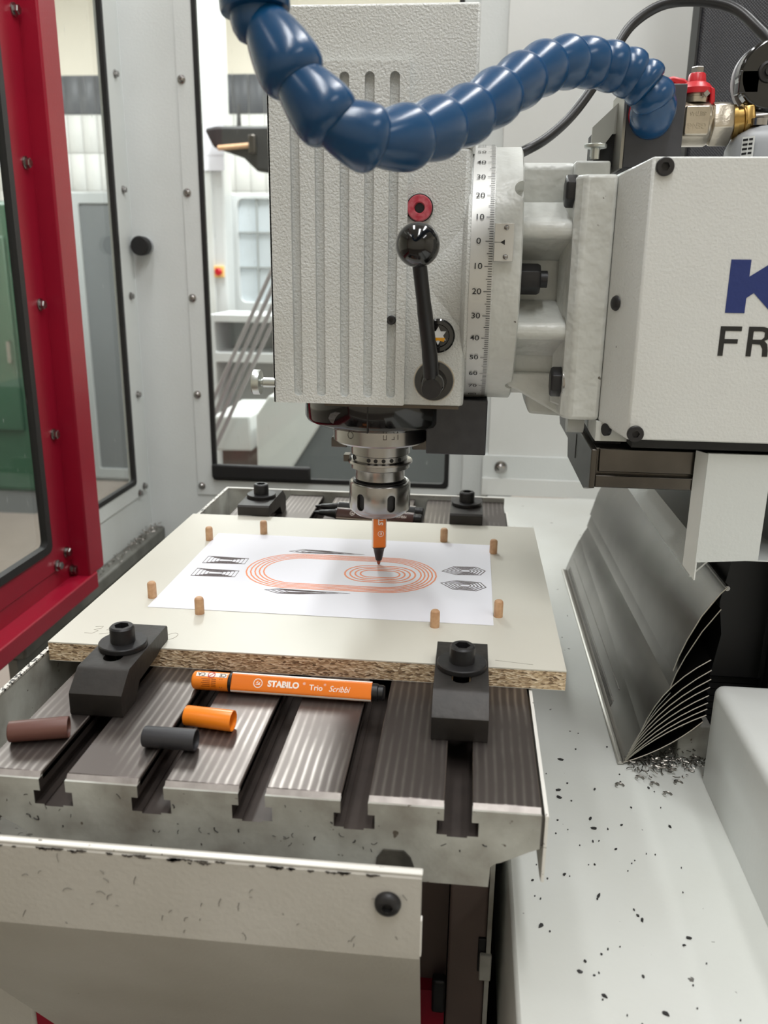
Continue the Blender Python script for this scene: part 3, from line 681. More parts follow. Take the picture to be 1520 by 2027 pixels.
# ================================================================== the board, paper, dowels
bo = thing('chipboard_panel', 'cream laminated chipboard panel clamped on the slotted table', 'board', (0, 0, -.016))
BX, BY = .2, .1785
bm = B(); box(bm, -BX, BX, -BY, BY, -.0156, -.0010); obj('chipboard_core', bm, M_chipboard, bo)
bm = B(); box(bm, -BX, BX, -BY, BY, -.0010, 0); obj('laminate', bm, M_laminate, bo, label='cream laminate top face')
bm = B(); box(bm, -BX, BX, -BY, BY, -.016, -.0156); obj('backing_laminate', bm, M_laminate, bo)
def stroke(bm, pts, w, z0, z1):
    P = [Vector((p[0], p[1])) for p in pts]; L_, R_ = [], []; closed = (P[0] - P[-1]).length < 1e-6
    if closed: P = P[:-1]
    n = len(P)
    for i in range(n):
        a = P[(i - 1) % n] if (closed or i > 0) else P[i]; b_ = P[(i + 1) % n] if (closed or i < n - 1) else P[i]
        d = (b_ - a); d = d.normalized() if d.length > 1e-9 else Vector((1, 0)); nn = Vector((-d.y, d.x)) * w / 2
        L_.append(P[i] + nn); R_.append(P[i] - nn)
    V = [[bm.verts.new((q.x, q.y, z)) for q in side] for z in (z0, z1) for side in (L_, R_)]
    for i in range(n if closed else n - 1):
        j = (i + 1) % n
        bm.faces.new((V[2][i], V[3][i], V[3][j], V[2][j])); bm.faces.new((V[0][i], V[2][i], V[2][j], V[0][j])); bm.faces.new((V[1][i], V[3][i], V[3][j], V[1][j]))
bm = B()
def pencil(pts, ox, oy, s): stroke(bm, [(ox + x * s + y * s * .25, oy + y * s) for x, y in pts], .0005, 0, .00012)
s_ = .0145
pencil([(.1, .9), (.5, 1), (.55, .7), (.25, .55), (.6, .4), (.5, .05), (.05, .05)], -.1800, -.1600, s_)
pencil([(.65, 1), (.2, .95), (.15, .55), (.5, .6), (.55, .2), (.1, 0)], -.1680, -.1600, s_)
pencil([(.3, 1), (.05, .4), (.6, .45)], -.1345, -.1625, s_); pencil([(.5, .8), (.4, 0)], -.1345, -.1625, s_)
for ox in (-.1245, -.1150): pencil([(.35 + .3 * math.cos(a), .45 + .45 * math.sin(a)) for a in [i * PI / 6 for i in range(13)]], ox, -.1635, s_)
obj('pencil_marks', bm, M_pencil, bo, smooth=0)
bm = B(); stroke(bm, [(.148, -.167), (.176, -.171)], .0004, 0, .0001); obj('pencil_line', bm, M_pencil, bo, smooth=0)

pa = thing('paper_sheet', 'white paper sheet with orange and brown nested line drawing on the board', 'paper', (0, .0025, .0002))
PT = .0005
bm = B(); box(bm, -.1485, .1485, -.1025, .1075, .0001, PT); 
bmesh.ops.rotate(bm, verts=bm.verts, cent=(0, .0025, 0), matrix=Matrix.Rotation(-.0034, 3, 'Z')); obj('sheet', bm, M_paper, pa)
# plain geometric line work: nested capsules, leaves and polygons
def capsule(x0, x1, yc, h, n=14):
    out = [(x1 - h + h * math.sin(PI * i / n), yc + h * math.cos(PI * i / n)) for i in range(n + 1)]
    out += [(x0 + h - h * math.sin(PI * i / n), yc - h * math.cos(PI * i / n)) for i in range(n + 1)]
    return out + [out[0]]
YC = .004
bo_ = B()
for k in range(5): stroke(bo_, capsule(-.088 + .0042 * k, .096 - .0036 * k, YC, .047 - .0030 * k), .0014, PT, PT + .00015)
for k in range(4): stroke(bo_, capsule(.008 + .005 * k, .076 - .005 * k, YC, .022 - .0042 * k), .0016, PT, PT + .00015)
obj('orange_lines', bo_, M_ink_orange, pa, smooth=0, label='orange nested line work')
def nested(poly, k, step):
    bb = B(); cx = sum(p[0] for p in poly) / len(poly); cy = sum(p[1] for p in poly) / len(poly)
    for i in range(k):
        f = 1 - i * step; q = [(cx + (x - cx) * f, cy + (y - cy) * f) for x, y in poly]; stroke(bb, q + [q[0]], .0011, PT, PT + .00015)
    obj('brown_figure', bb, M_ink_brown, pa, smooth=0, label='brown nested outline')
for s in (1, -1):
    nested([(.101, YC + s * .016), (.112, YC + s * .030), (.134, YC + s * .032), (.143, YC + s * .022), (.138, YC + s * .010), (.115, YC + s * .008)], 5, .18)
    nested([(-.136, YC + s * .008), (-.136, YC + s * .028), (-.094, YC + s * .026), (-.094, YC + s * .010)], 5, .17)
    nested([(-.058, YC + s * .054), (-.045, YC + s * .061), (-.025, YC + s * .0605), (.02, YC + s * .0535), (-.025, YC + s * .0515), (-.045, YC + s * .0505)], 4, .22)

DOW = [(-.1512, .0842, 'wooden dowel pin at the far left corner of the paper, outside its left edge'), (-.0990, .1145, 'wooden dowel pin behind the far long edge of the paper, left one of two'),
       (.0996, .1145, 'wooden dowel pin behind the far long edge of the paper, right of the marker'), (.1520, .0825, 'wooden dowel pin outside the right edge of the paper, far one of two'),
       (-.1526, -.0800, 'wooden dowel pin outside the left edge of the paper, near one of two'), (-.1000, -.1095, 'wooden dowel pin before the near long edge of the paper, by the left corner'),
       (.0998, -.1110, 'wooden dowel pin before the near long edge of the paper, by the right clamp'), (.1525, -.0828, 'wooden dowel pin outside the right edge of the paper, near one of two')]
bm = B(); nn = 20
pf = [(.0040, 0), (.0040, .0125), (.0036, .0139), (.0026, .0148)]
rows = [[bm.verts.new(((r * (1 - .035 * (i % 2))) * math.cos(2 * PI * i / nn), (r * (1 - .035 * (i % 2))) * math.sin(2 * PI * i / nn), h)) for i in range(nn)] for r, h in pf]
for a, b_ in zip(rows, rows[1:]):
    for i in range(nn): bm.faces.new((a[i], a[(i + 1) % nn], b_[(i + 1) % nn], b_[i]))
bm.faces.new(rows[0][::-1]); bm.faces.new(rows[-1])
d0 = obj('dowel_pin', bm, M_wood, smooth=25)
for k, (x, y, l) in enumerate(DOW):
    o = d0 if k == 0 else d0.copy()
    if k: COL.objects.link(o)
    o.location = (x, y, 0); o.rotation_euler = (0, 0, k * 1.3); tag(o, l, 'dowel', 'dowel pins around the paper')

# ================================================================== step clamps
def make_clamp(label):
    t = thing('step_clamp', label, 'clamp', (0, 0, -.016), 'step clamps holding the board', world=False)
    H = .0290; Wd = .0188       # local frame: nose towards +y, z = 0 on the table
    body = B()
    side = [(-.0510, 0), (-.0520, .002), (-.0515, .0165), (-.0500, .0180), (-.0370, .0278), (-.0350, H), (.0390, H), (.0410, .0270), (.0405, .0170), (.0390, .0161), (.0240, .0161), (.0160, .0140), (-.0190, .0120), (-.0270, .0030), (-.0280, 0)]
    prism(body, side, 'x', -Wd, Wd)
    cut = B(); prism(cut, rrect(-.0068, .0068, -.0255, .018, .0066, 5), 'z', -.002, H + .002)
    bmesh.ops.recalc_face_normals(body, faces=body.faces[:])
    body = carve(body, cut)
    obj('clamp_body', body, M_clamp, t, bevel=0.0016, seg=2, off=(0, 0, 0))
    w = B(); lathe(w, [(.0072, 0), (.0172, 0), (.0176, .0005), (.0176, .0035), (.0170, .0042), (.0072, .0042)], (0, 0, H), (0, 0, 1), 40, close=False); obj('washer', w, M_black, t, off=(0, 0, 0))
    s = B(); socket_head(s, (0, 0, H + .0042), (0, 0, 1), .0090, .0122, .0056, .0012); bo2 = obj('cap_bolt', s, M_black, t, off=(0, 0, 0), smooth=30)
    r = B(); lathe(r, [(.0058, -.0145), (.0058, H + .004)], (0, 0, 0), (0, 0, 1), 16); obj('bolt_shank', r, M_black, bo2, off=(0, 0, 0))
    return t
c0 = make_clamp('black step clamp at the near left corner, its nose on the chipboard')
c0.location = (-.1270, -.2045, -.016)
dup(c0, (.1228, -.2060, -.016), 0, 'black step clamp at the near right corner, right of the orange lying marker')
dup(c0, (-.1268, .2180, -.016), PI, 'black step clamp behind the far left corner of the board')
dup(c0, (.1228, .2180, -.016), PI, 'black step clamp behind the far right corner of the board')

# ================================================================== markers and caps
def marker(name, label, axis_o, axis_d, face_n, mbarrel, mend, words, group=None, cat='marker', length=(.030, .104, .010), cs=1.0, cone=True, rear=True, tipm=None):
    """triangular felt marker. axis_o: rear end, axis_d: rear -> tip, face_n: normal of the printed face"""
    d = Vector(axis_d).normalized(); fn = Vector(face_n); fn = (fn - d * fn.dot(d)).normalized(); sd = d.cross(fn)   # sd: across the face
    O = Vector(axis_o); t = thing(name, label, cat, tuple(O), group)
    ri, rc = .0054, .0030; n = 6
    def section(sc=1.0):
        out = []
        for k in range(3):
            a0 = PI / 3 + 2 * PI * k / 3            # corner direction measured from the printed face normal
            c = ((2 * (ri - rc)) * math.cos(a0), (2 * (ri - rc)) * math.sin(a0))
            for i in range(n + 1):
                a = a0 - PI / 3 + 2 * PI / 3 * i / n; out.append((c[0] + rc * math.cos(a), c[1] + rc * math.sin(a)))
        return [(x * sc, y * sc) for x, y in out]
    def at(h, p): return O + d * h + fn * p[0] + sd * p[1]
    def loft(bm, rows, mi=None):
        R = [[bm.verts.new(at(h, p)) for p in section(s)] for h, s in rows]; m = len(R[0])
        for A_, B_ in zip(R, R[1:]):
            for i in range(m):
                f = bm.faces.new((A_[i], A_[(i + 1) % m], B_[(i + 1) % m], B_[i]))
                if mi is not None: f.material_index = 1 if i % (n + 1) in (2, 3) else 0
        bm.faces.new(R[0][::-1]); bm.faces.new(R[-1])
    h0, h1, h2 = length
    if rear:
        bm = B(); lathe(bm, [(0, 0), (.0052, 0), (.0064, .0010), (.0068, .0025), (.0068, h0 - .0025)], O, d, 28, close=False); rp = obj('end_plug', bm, mend, t)
        bm = B(); lathe(bm, [(.0068, h0 - .0024), (.0069, h0 - .0022), (.0069, h0 - .0004), (.0066, h0)], O, d, 28); obj('dark_ring', bm, M_blackplastic, t)
    else: rp = None
    bm = B(); loft(bm, [(h0, 1), (h0 + h1, 1)], True); barrel = obj('barrel', bm, [mbarrel, M_whiteprint], t, smooth=50)
    e = h0 + h1
    if cone:
        bm = B(); lathe(bm, [(r, e + h * cs) for r, h in ((.0066, 0), (.0066, .002), (.0056, .0035), (.0046, .011), (.0036, .020), (.0030, .0235), (.0016, .024))], O, d, 24); obj('nib_cone', bm, M_blackplastic, t)
        bm = B(); lathe(bm, [(r, e + h * cs) for r, h in ((.0019, .0235), (.0018, .0275), (.0011, .0310), (0, .0316))], O, d, 14, close=False); obj('nib', bm, tipm or mend, t)
    else:
        bm = B(); lathe(bm, [(.0064, e), (.0064, e + .004), (.0056, e + .0046), (.0056, e + h2), (.0048, e + h2 + .001)], O, d, 24); obj('nib_collar', bm, M_blackplastic, t)
    if words:
        bm = B()
        for kind, txt, pos, size, kw in words:
            o = at(pos, (ri + .00012, -kw.get('v', 0)))
            r_ = d * kw.get('dir', 1); u_ = fn.cross(r_)
            if kind == 'ring':
                r0, r1 = size, size * .84; A_ = [[bm.verts.new(o + r_ * math.cos(a) * q + u_ * math.sin(a) * q) for a in [i * PI / 12 for i in range(24)]] for q in (r0, r1)]
                for i in range(24): bm.faces.new((A_[0][i], A_[0][(i + 1) % 24], A_[1][(i + 1) % 24], A_[1][i]))
                for pts in ([(-.55, -.35), (.55, -.35), (.35, -.1), (-.2, -.15)], [(-.45, 0), (-.05, .45), (.05, .35), (-.15, 0)], [(.0, -.05), (.45, .25), (.5, .05), (.3, -.1)]):
                    bm.faces.new([bm.verts.new(o + r_ * x * size + u_ * y * size) for x, y in pts])
            else: add_text(bm, txt, size, o, r_, u_, **{k: v for k, v in kw.items() if k in ('bold', 'shear', 'align', 'sx')})
        obj('printed_words', bm, M_whiteprint, barrel, smooth=0, label='white printed words')
    return t, rp, at
# orange marker lying before the board: printed face up towards the camera, words read left to right
O_ = Vector((-.0735, -.2085, -.0092)); D_ = Vector((.1356, -.0026, 0))
FN = Vector((0, -.80, .60))
W_ = [('ring', '', .0500, .0034, {}), ('t', 'STABILO', .0688, .0060, {'bold': .00026, 'sx': 1.0}), ('t', '®', .0840, .0026, {'v': .0018}), ('t', 'Trio', .0928, .0056, {'bold': .00006, 'v': -.0006}), ('t', '®', .0992, .0022, {'v': .002}), ('t', 'Scribbi', .1095, .0060, {'shear': .35, 'v': -.0006, 'sx': .90})]
t, rp, at = marker('felt_marker', 'uncapped orange felt marker lying on the table before the board', O_, D_, FN, M_orangeprint, M_orange, W_, length=(.0300, .1030, .008), cone=False)
# fine print and safety marks on its orange end plug
bm = B(); d = D_.normalized(); fn = (FN - d * FN.dot(d)).normalized(); sd = d.cross(fn)
def on_plug(h, ang, r=.00692): return O_ + d * h + (fn * math.cos(ang) + sd * math.sin(ang)) * r
for i, ang in enumerate((.75, .55, .35, .15, -.05)):
    for a, b_ in ((.008 + .001 * (i % 2), .0145), (.0155, .019)):
        q = [on_plug(h, g) for h, g in ((a, ang - .035), (b_, ang - .035), (b_, ang + .035), (a, ang + .035))]; bm.faces.new([bm.verts.new(v) for v in q])
for h in (.0215, .0230):
    q = [on_plug(x, g) for x, g in ((h, -.1), (h + .0008, -.1), (h + .0008, .8), (h, .8))]; bm.faces.new([bm.verts.new(v) for v in q])
obj('fine_print', bm, mat('dark orange print', (150, 74, 20), 0.4), rp, smooth=0)
bm = B(); gs = [-.30 - .08 * k for k in range(8)]
for a, b_ in zip(gs, gs[1:]):
    bm.faces.new([bm.verts.new(on_plug(h, g, .00690)) for h, g in ((.0035, a), (.0265, a), (.0265, b_), (.0035, b_))])
obj('label_patch', bm, M_whiteprint, rp, smooth=40)
bm = B()
for txt, h in (('CA', .0075), ('CE', .0235)):
    g = -.58; nrm = fn * math.cos(g) + sd * math.sin(g); add_text(bm, txt, .0042, on_plug(h, g, .00706), -d, nrm.cross(-d), bold=.00005)
obj('safety_marks', bm, M_ink, rp, smooth=0)
bm = B(); g = -.55; nrm = fn * math.cos(g) + sd * math.sin(g); ctr = on_plug(.0150, g, .00706); uu = nrm.cross(d)
A_ = [[bm.verts.new(ctr + d * math.cos(a) * q + uu * math.sin(a) * q) for a in [i * PI / 10 for i in range(20)]] for q in (.0028, .0022)]
for i in range(20): bm.faces.new((A_[0][i], A_[0][(i + 1) % 20], A_[1][(i + 1) % 20], A_[1][i]))
bm.faces.new([bm.verts.new(ctr + d * x + uu * y) for x, y in ((-.0019, -.0015), (-.0015, -.0019), (.0019, .0015), (.0015, .0019))])
obj('warning_ring', bm, M_redplastic, rp, smooth=0)

# orange marker held in the collet, nib on the paper, words read upwards
SX, SY = .0380, .0312
W2 = [('t', 'STABILO', .0680, .0066, {'bold': .00022, 'dir': -1, 'v': .0012}), ('ring', '', .0895, .0030, {'dir': -1, 'v': .0012})]
marker('felt_marker', 'orange felt marker gripped in the collet, drawing on the paper', (SX - .0005, SY, .1235), (0.002, 0, -1), (.22, -1, 0), M_orangeprint, M_brown, W2, length=(.0, .1037, .008), cs=.62, rear=False, tipm=mat('red-brown felt nib', (150, 84, 66), 0.8))
W3 = [('t', 'STABILO', .0620, .0056, {'bold': .00012, 'dir': -1, 'v': 0}), ('ring', '', .0860, .0030, {'dir': -1}), ('t', 'Trio Scribbi', .030, .0048, {'dir': -1})]
marker('felt_marker', 'brown felt marker lying behind the board, next to its rear edge', (.0700, .2215, -.0093), (-.1190, .0130, 0), (0, -.80, .60), M_brownprint, M_blackplastic, W3, group=None, length=(.010, .096, .008))
marker('felt_marker', 'black felt marker lying behind the brown marker at the back of the table', (.0700, .2520, -.0093), (-.1190, .0100, 0), (0, -.80, .60), M_blackplastic, M_blackplastic, [('t', 'STABILO', .0620, .0056, {'bold': .00012, 'dir': -1})], length=(.010, .098, .008))

def pen_cap(label, m, a, b_):
    a, b_ = Vector(a), Vector(b_); L_ = (b_ - a).length; d = (b_ - a).normalized()
    t = thing('marker_cap', label, 'cap', tuple(a), 'loose marker caps')
    bm = B(); lathe(bm, [(0, 0), (.0055, 0), (.0066, .0006), (.0068, .0014), (.0071, L_ - .0006), (.0070, L_), (.0064, L_), (.0062, L_ - .001), (.0060, .004), (0, .004)], a, d, 36, close=False); obj('cap_shell', bm, m, t)
    bm = B(); lathe(bm, [(.0059, .006), (.0030, .0062), (.0030, .012), (.0024, .012), (0, .010)], a, d, 20, close=False); obj('inner_sleeve', bm, m, t)
pen_cap('brown marker cap lying at the left end of the table', M_brown, (-.1695, -.2935, -.0088), (-.1335, -.2830, -.0088))
pen_cap('black marker cap lying in front of the orange cap', M_cap_black, (-.0805, -.2880, -.0088), (-.0455, -.2885, -.0088))
pen_cap('orange marker cap lying beside the black cap', M_orange, (-.0625, -.2590, -.0088), (-.0285, -.2625, -.0088))

# ================================================================== milling head
hd = thing('milling_head', 'light grey textured milling head with a ribbed front cover', 'milling head', (.038, .031, .17))
bm = B()
prism(bm, [(-.0400, -.059), (.1130, -.059), (.1155, -.054), (.1155, .115), (-.0400, .115)], 'z', .1745, .372)
o1 = obj('head_body', bm, M_wrinkle, hd, bevel=0.002)
bm = B(); prism(bm, [(-.0400, -.059), (.1176, -.059), (.1176, .115), (-.0400, .115)], 'z', .372, .4705); obj('upper_body', bm, M_wrinkle, hd, bevel=0.002)
# ribbed cover: real slots cut in a plate in front of a recessed sheet
bm = B(); sl = [rrect(c - .0037, c + .0037, .1812, .4240, .0036, 6) for c in (-.0205, -.0014, .0181, .0372, .0561)]
plate(bm, rrect(-.0413, .0672, .1752, .4312, .0012, 2), sl, 'y', -.0655, -.0598)
cvr = obj('ribbed_cover', bm, M_wrinkle, hd, smooth=25)
bm = B(); box(bm, -.0410, .0670, -.0600, -.0588, .1755, .4310); obj('cover_backing', bm, M_wrinkle, cvr)
bm = B(); prism(bm, [(-.0411, -.0655), (-.0425, -.0600), (-.0400, -.0590), (-.0400, -.0655)], 'z', .1755, .43); obj('rounded_edge', bm, M_wrinkle, cvr)
bm = B(); socket_head(bm, (.0557, -.0620, .2436), (0, -1, 0), .0036, .003, .0018, .0005); obj('cap_screw', bm, M_black, cvr, smooth=30)
bm = B(); box(bm, .000, .112, -.0588, .10, .1722, .1747); obj('rusty_gasket', bm, mat('rusty gasket', (84, 74, 62), 0.7), hd)
# steel knob on the left side
bm = B(); lathe(bm, [(.0042, 0), (.0042, .010), (.0034, .0105), (.0034, .012), (.0100, .0125), (.0104, .0132), (.0104, .0180), (.0098, .0188), (0, .0188)], (-.0400, -.064, .1912), (-1, 0, 0), 28, close=False); obj('pull_knob', bm, mat('zinc plated steel', (186, 190, 186), 0.35, 1.0), hd)
# transition boss to the swivel disc
CY, CZ, DR = .0312, .2771, .1065
bm = B(); lathe(bm, [(.090, .084), (.0935, .100), (.0985, .1115)], (0, CY, CZ), (1, 0, 0), 96); obj('swivel_boss', bm, M_wrinkle, hd)
# red plug, sight glass
bm = B(); lathe(bm, [(.0098, 0), (.0098, .003), (.0092, .0045), (.0045, .0047), (.0040, .0040), (.0036, .0010), (0, .0010)], (.0762, -.0585, .3288), (0, -1, 0), 36, close=False); pl = obj('red_plug', bm, M_reddusty, hd)
bm = B(); lathe(bm, [(.0106, 0), (.0106, .0012), (.0098, .0014)], (.0762, -.0588, .3288), (0, -1, 0), 36); obj('plug_ring', bm, M_blackplastic, pl)
bm = B(); lathe(bm, [(.0034, 0), (.0034, .0015), (0, .0015)], (.0762, -.0592, .3288), (0, -1, 0), 6, close=False); obj('plug_socket', bm, M_ink, pl)
gx, gz = .0935, .2318
bm = B(); lathe(bm, [(.0135, 0), (.0135, .0024), (.0122, .0036), (.0092, .0036), (.0086, .0020), (.0086, .0)], (gx, -.0590, gz), (0, -1, 0), 40, close=False); sg = obj('sight_glass_ring', bm, M_gloss, hd)
bm = B(); lathe(bm, [(.0086, 0), (.0086, .0004)], (gx, -.0590, gz), (0, -1, 0), 24); obj('sight_disc', bm, M_gloss, sg)
bm = B(); st = [(gx + (r * math.cos(a)), gz + r * math.sin(a)) for i in range(12) for a, r in [(PI / 2 + i * PI / 6, .0074 if i % 2 == 0 else .0040)]]
prism(bm, [(x, z) for x, z in st if True], 'y', -.0602, -.0594); obj('star_window', bm, M_lightgrey, sg)
bm = B(); prism(bm, [(gx - .0058, gz - .0015), (gx + .0058, gz - .0015), (gx + .0048, gz - .0048), (gx, gz - .0036), (gx - .0048, gz - .0048)], 'y', -.0606, -.0600); obj('oil_level', bm, M_amber, sg)
# selector lever with its ball
hx, hz = .0912, .1955
bm = B(); lathe(bm, [(.0160, 0), (.0160, .0040), (.0152, .0055), (.0105, .0058), (.0098, .010), (.0092, .018), (.0086, .026), (.0078, .0275), (0, .0275)], (hx, -.0590, hz), (0, -1, 0), 40, close=False); hub = obj('lever_hub', bm, M_gloss, hd)
bm = B(); lathe(bm, [(.0168, 0), (.0168, .0012)], (hx, -.0590, hz), (0, -1, 0), 40); obj('hub_rim', bm, M_nickel, hub)
bm = B(); lathe(bm, [(.0078, 0), (.0076, .0014), (.0030, .0012), (0, .0012)], (hx - .0008, -.0862, hz - .003), (0, -1, 0), 32, close=False); obj('hub_cap', bm, M_black, hub)
bm = B(); tube(bm, catmull([(hx - .0012, -.080, hz + .001), (hx - .0028, -.088, hz + .024), (.0845, -.100, .252), (.0800, -.1138, .290)], 5), [.0061] * 6 + [.0058] * 5 + [.0054] * 5, 20); lv = obj('lever_arm', bm, M_blackplastic, hub)
bm = B(); R = .0160; lathe(bm, [(0, -R)] + [(R * math.sin(a), -R * math.cos(a)) for a in [PI * i / 20 for i in range(1, 20)]] + [(0, R)], (.0790, -.115, .3003), Vector((-.08, -.2, 1)), 40, close=False); obj('ball_knob', bm, M_gloss, hub)
# black ring, spindle nose, block
bm = B(); lathe(bm, [(.050, .1735), (.0700, .1735), (.0708, .1725), (.0708, .1515), (.0690, .1480), (.0600, .1440), (.040, .1440)], (SX, SY, 0), (0, 0, 1), 72, close=False); rg = obj('spindle_ring', bm, M_gloss, hd)
bm = B(); box(bm, SX - .0045, SX - .0034, SY - .0712, SY - .05, .1460, .1735); obj('ring_split', bm, M_ink, rg)
bm = B(); lathe(bm, [(.0, -.0004), (.0062, 0), (.0075, -.003), (.0062, -.006), (0, -.007)], (SX - .030, SY - .0635, .1565), (-.4, -.92, -.15), 10, close=False); 
for v in bm.verts: v.co.x = (v.co.x - (SX - .030)) * 1.7 + SX - .030
obj('weld_patch', bm, mat('rough weld', (92, 90, 90), 0.5, 0.6, bump=(300, 1.0, 0.002)), rg)
bm = B(); lathe(bm, [(.030, .147), (.0444, .147), (.0446, .1440), (.0446, .1285), (.0430, .1268), (.028, .1262), (.028, .13)], (SX, SY, 0), (0, 0, 1), 64, close=False); sn = obj('spindle_nose', bm, M_steel, hd)
for s in (-1, 1):
    bm = B(); box(bm, SX + s * .0385 - .0075, SX + s * .0385 + .0075, SY - .008, SY + .008, .1195, .1290); obj('drive_dog', bm, M_steeldark, sn, bevel=0.0008)
bm = B()     # worn engraved marks on the nose
def on_nose(a, z, r=.04475): return Vector((SX + r * math.sin(a), SY - r * math.cos(a), z))
for a0, pts in ((-.55, None), (.16, 'l'), (.22, 'd'), (.38, 'e'), (.46, 'l')):
    if pts is None:
        A_ = [[bm.verts.new(on_nose(a0 + q * math.cos(t_) / .0446, .1375 + q * math.sin(t_))) for t_ in [i * PI / 9 for i in range(18)]] for q in (.0034, .0028)]
        for i in range(18): bm.faces.new((A_[0][i], A_[0][(i + 1) % 18], A_[1][(i + 1) % 18], A_[1][i]))
    else:
        h = .0046 if pts in 'ld' else .003
        bm.faces.new([bm.verts.new(on_nose(a, z)) for a, z in ((a0, .1350), (a0 + .014, .1350), (a0 + .014, .1350 + h), (a0, .1350 + h))])
        if pts in 'de': bm.faces.new([bm.verts.new(on_nose(a, z)) for a, z in ((a0 - .045, .1350), (a0, .1350), (a0, .1358), (a0 - .045, .1358))])
obj('engraved_marks', bm, M_steeldark, sn, smooth=0)
bm = B(); box(bm, .0838, .1368, -.014, .050, .1242, .1735); obj('black_guide_block', bm, mat('black painted steel', (40, 41, 46), 0.35, var=(70, (58, 58, 62), 0.7)), hd, bevel=0.001)

# collet chuck in the spindle
ck = thing('collet_chuck', 'polished steel collet chuck in the spindle, holding the orange marker', 'chuck', (SX, SY, .055))
bm = B(); lathe(bm, [(.0283, .1262), (.0283, .1150), (.0272, .1142), (.0262, .1138), (.0262, .1088), (.0306, .1080), (.0310, .1072), (.0310, .1058), (.0283, .1050), (.0283, .1010), (.0272, .1002), (.0240, .1000), (.0238, .0990), (.0238, .0900), (.0215, .0890), (.0215, .0600)], (SX, SY, 0), (0, 0, 1), 72); fl_ = obj('chuck_flange', bm, M_steel, ck)
bm = B(); box(bm, SX - .0345, SX - .0290, SY - .006, SY + .006, .1055, .1120); obj('drive_key', bm, M_steeldark, fl_)
for a in (-58, -18, -3, 13, 30, 50):
    a = math.radians(a); dd = Vector((math.sin(a), -math.cos(a), 0))
    bm = B(); lathe(bm, [(.0019, 0), (.0019, .0008), (0, .0008)], Vector((SX, SY, .1113)) + dd * .0258, dd, 14, close=False); obj('hole_disc', bm, M_ink, fl_)  # black discs imitate the dark inside of small holes
bm = B(); lathe(bm, [(.0225, .0868), (.0255, .0862), (.0280, .0872), (.0292, .0860), (.0295, .0850), (.0295, .0615), (.0285, .0590), (.0235, .0548), (.0090, .0545), (.0090, .0862)], (SX, SY, 0), (0, 0, 1), 96, close=False)
bm.faces.ensure_lookup_table(); bmesh.ops.remove_doubles(bm, verts=bm.verts, dist=1e-6)
lo = [v for v in bm.verts if abs((v.co - Vector((SX, SY, 0))).xy.length - .0225) < 1e-5 and v.co.z > .08]; hi_ = [v for v in bm.verts if abs((v.co - Vector((SX, SY, 0))).xy.length - .0090) < 1e-5 and v.co.z > .08]
bmesh.ops.bridge_loops(bm, edges=[e for e in bm.edges if e.is_boundary])
cut = B()
for k in range(6):
    a = math.radians(-2 + 30 + 60 * k); dd = Vector((math.sin(a), -math.cos(a), 0)); tt = Vector((math.cos(a), math.sin(a), 0)); c_ = Vector((SX, SY, .0705))
    ring = rrect(-.0040, .0040, -.0082, .0082, .0038, 6); A_ = [[cut.verts.new(c_ + dd * r + tt * x + Vector((0, 0, z))) for x, z in ring] for r in (.0255, .033)]
    cut.faces.new(A_[0]); cut.faces.new(A_[1][::-1])
    for i in range(len(ring)): j = (i + 1) % len(ring); cut.faces.new((A_[0][i], A_[0][j], A_[1][j], A_[1][i]))
bm = carve(bm, cut); nu = obj('collet_nut', bm, M_steel, ck, smooth=30)
for k in range(6):
    a = math.radians(28 + 60 * k); dd = Vector((math.sin(a), -math.cos(a), 0)); tt = Vector((math.cos(a), math.sin(a), 0)); c_ = Vector((SX, SY, .0705)) + dd * .0262
    bm = B(); bm.faces.new([bm.verts.new(c_ + tt * x + Vector((0, 0, z))) for x, z in rrect(-.0037, .0037, -.0079, .0079, .0036, 6)]); obj('slot_shade', bm, M_ink, nu, smooth=0)  # black sheet paints the shade at the bottom of each slot
bm = B(); lathe(bm, [(.0225, .0552), (.0225, .0540), (.0085, .0540), (.0085, .0552)], (SX, SY, 0), (0, 0, 1), 48); obj('collet_face', bm, M_steeldark, ck)
bm = B(); lathe(bm, [(.0255, .0880), (.0256, .0870), (.0216, .0870), (.0216, .0895), (.0245, .0890)], (SX, SY, 0), (0, 0, 1), 48); obj('lock_ring', bm, M_black, ck)

# swivel disc with the degree scale (turns with the head)
bm = B(); lathe(bm, [(.0985, .1105), (DR - .0008, .1135), (DR, .1142), (DR, .1348)], (0, CY, CZ), (1, 0, 0), 160); dsc = obj('swivel_disc', bm, M_wrinkle, hd)
T0 = .2565
def rim(x, deg, r): a = math.radians(deg) + T0; return Vector((x, CY - r * math.cos(a), CZ + r * math.sin(a)))
bm = B(); R0 = DR + .0006; N_ = 140
for i in range(N_):
    a, b_ = -100 + 190 * i / N_, -100 + 190 * (i + 1) / N_
    bm.faces.new([bm.verts.new(v) for v in (rim(.1168, a, R0), rim(.1342, a, R0), rim(.1342, b_, R0), rim(.1168, b_, R0))])
bmesh.ops.remove_doubles(bm, verts=bm.verts, dist=1e-6)
bmesh.ops.solidify(bm, geom=bm.faces[:], thickness=0.0007)
sc = obj('scale_band', bm, M_scale, dsc, label='satin metal degree scale')
bm = B(); R1 = DR + .0014
for dg in range(-90, 81):
    w_ = .0058 if dg % 10 == 0 else (.0044 if dg % 5 == 0 else .0031)
    bm.faces.new([bm.verts.new(v) for v in (rim(.1338 - w_, dg - .13, R1), rim(.1338, dg - .13, R1), rim(.1338, dg + .13, R1), rim(.1338 - w_, dg + .13, R1))])
for dg in range(-90, 81, 10):
    o = rim(.1228, dg, R1); a = math.radians(dg) + T0
    add_text(bm, str(abs(dg)), .0064, o, (1, 0, 0), (0, math.sin(a), math.cos(a)), bold=.00004, sx=1.15)
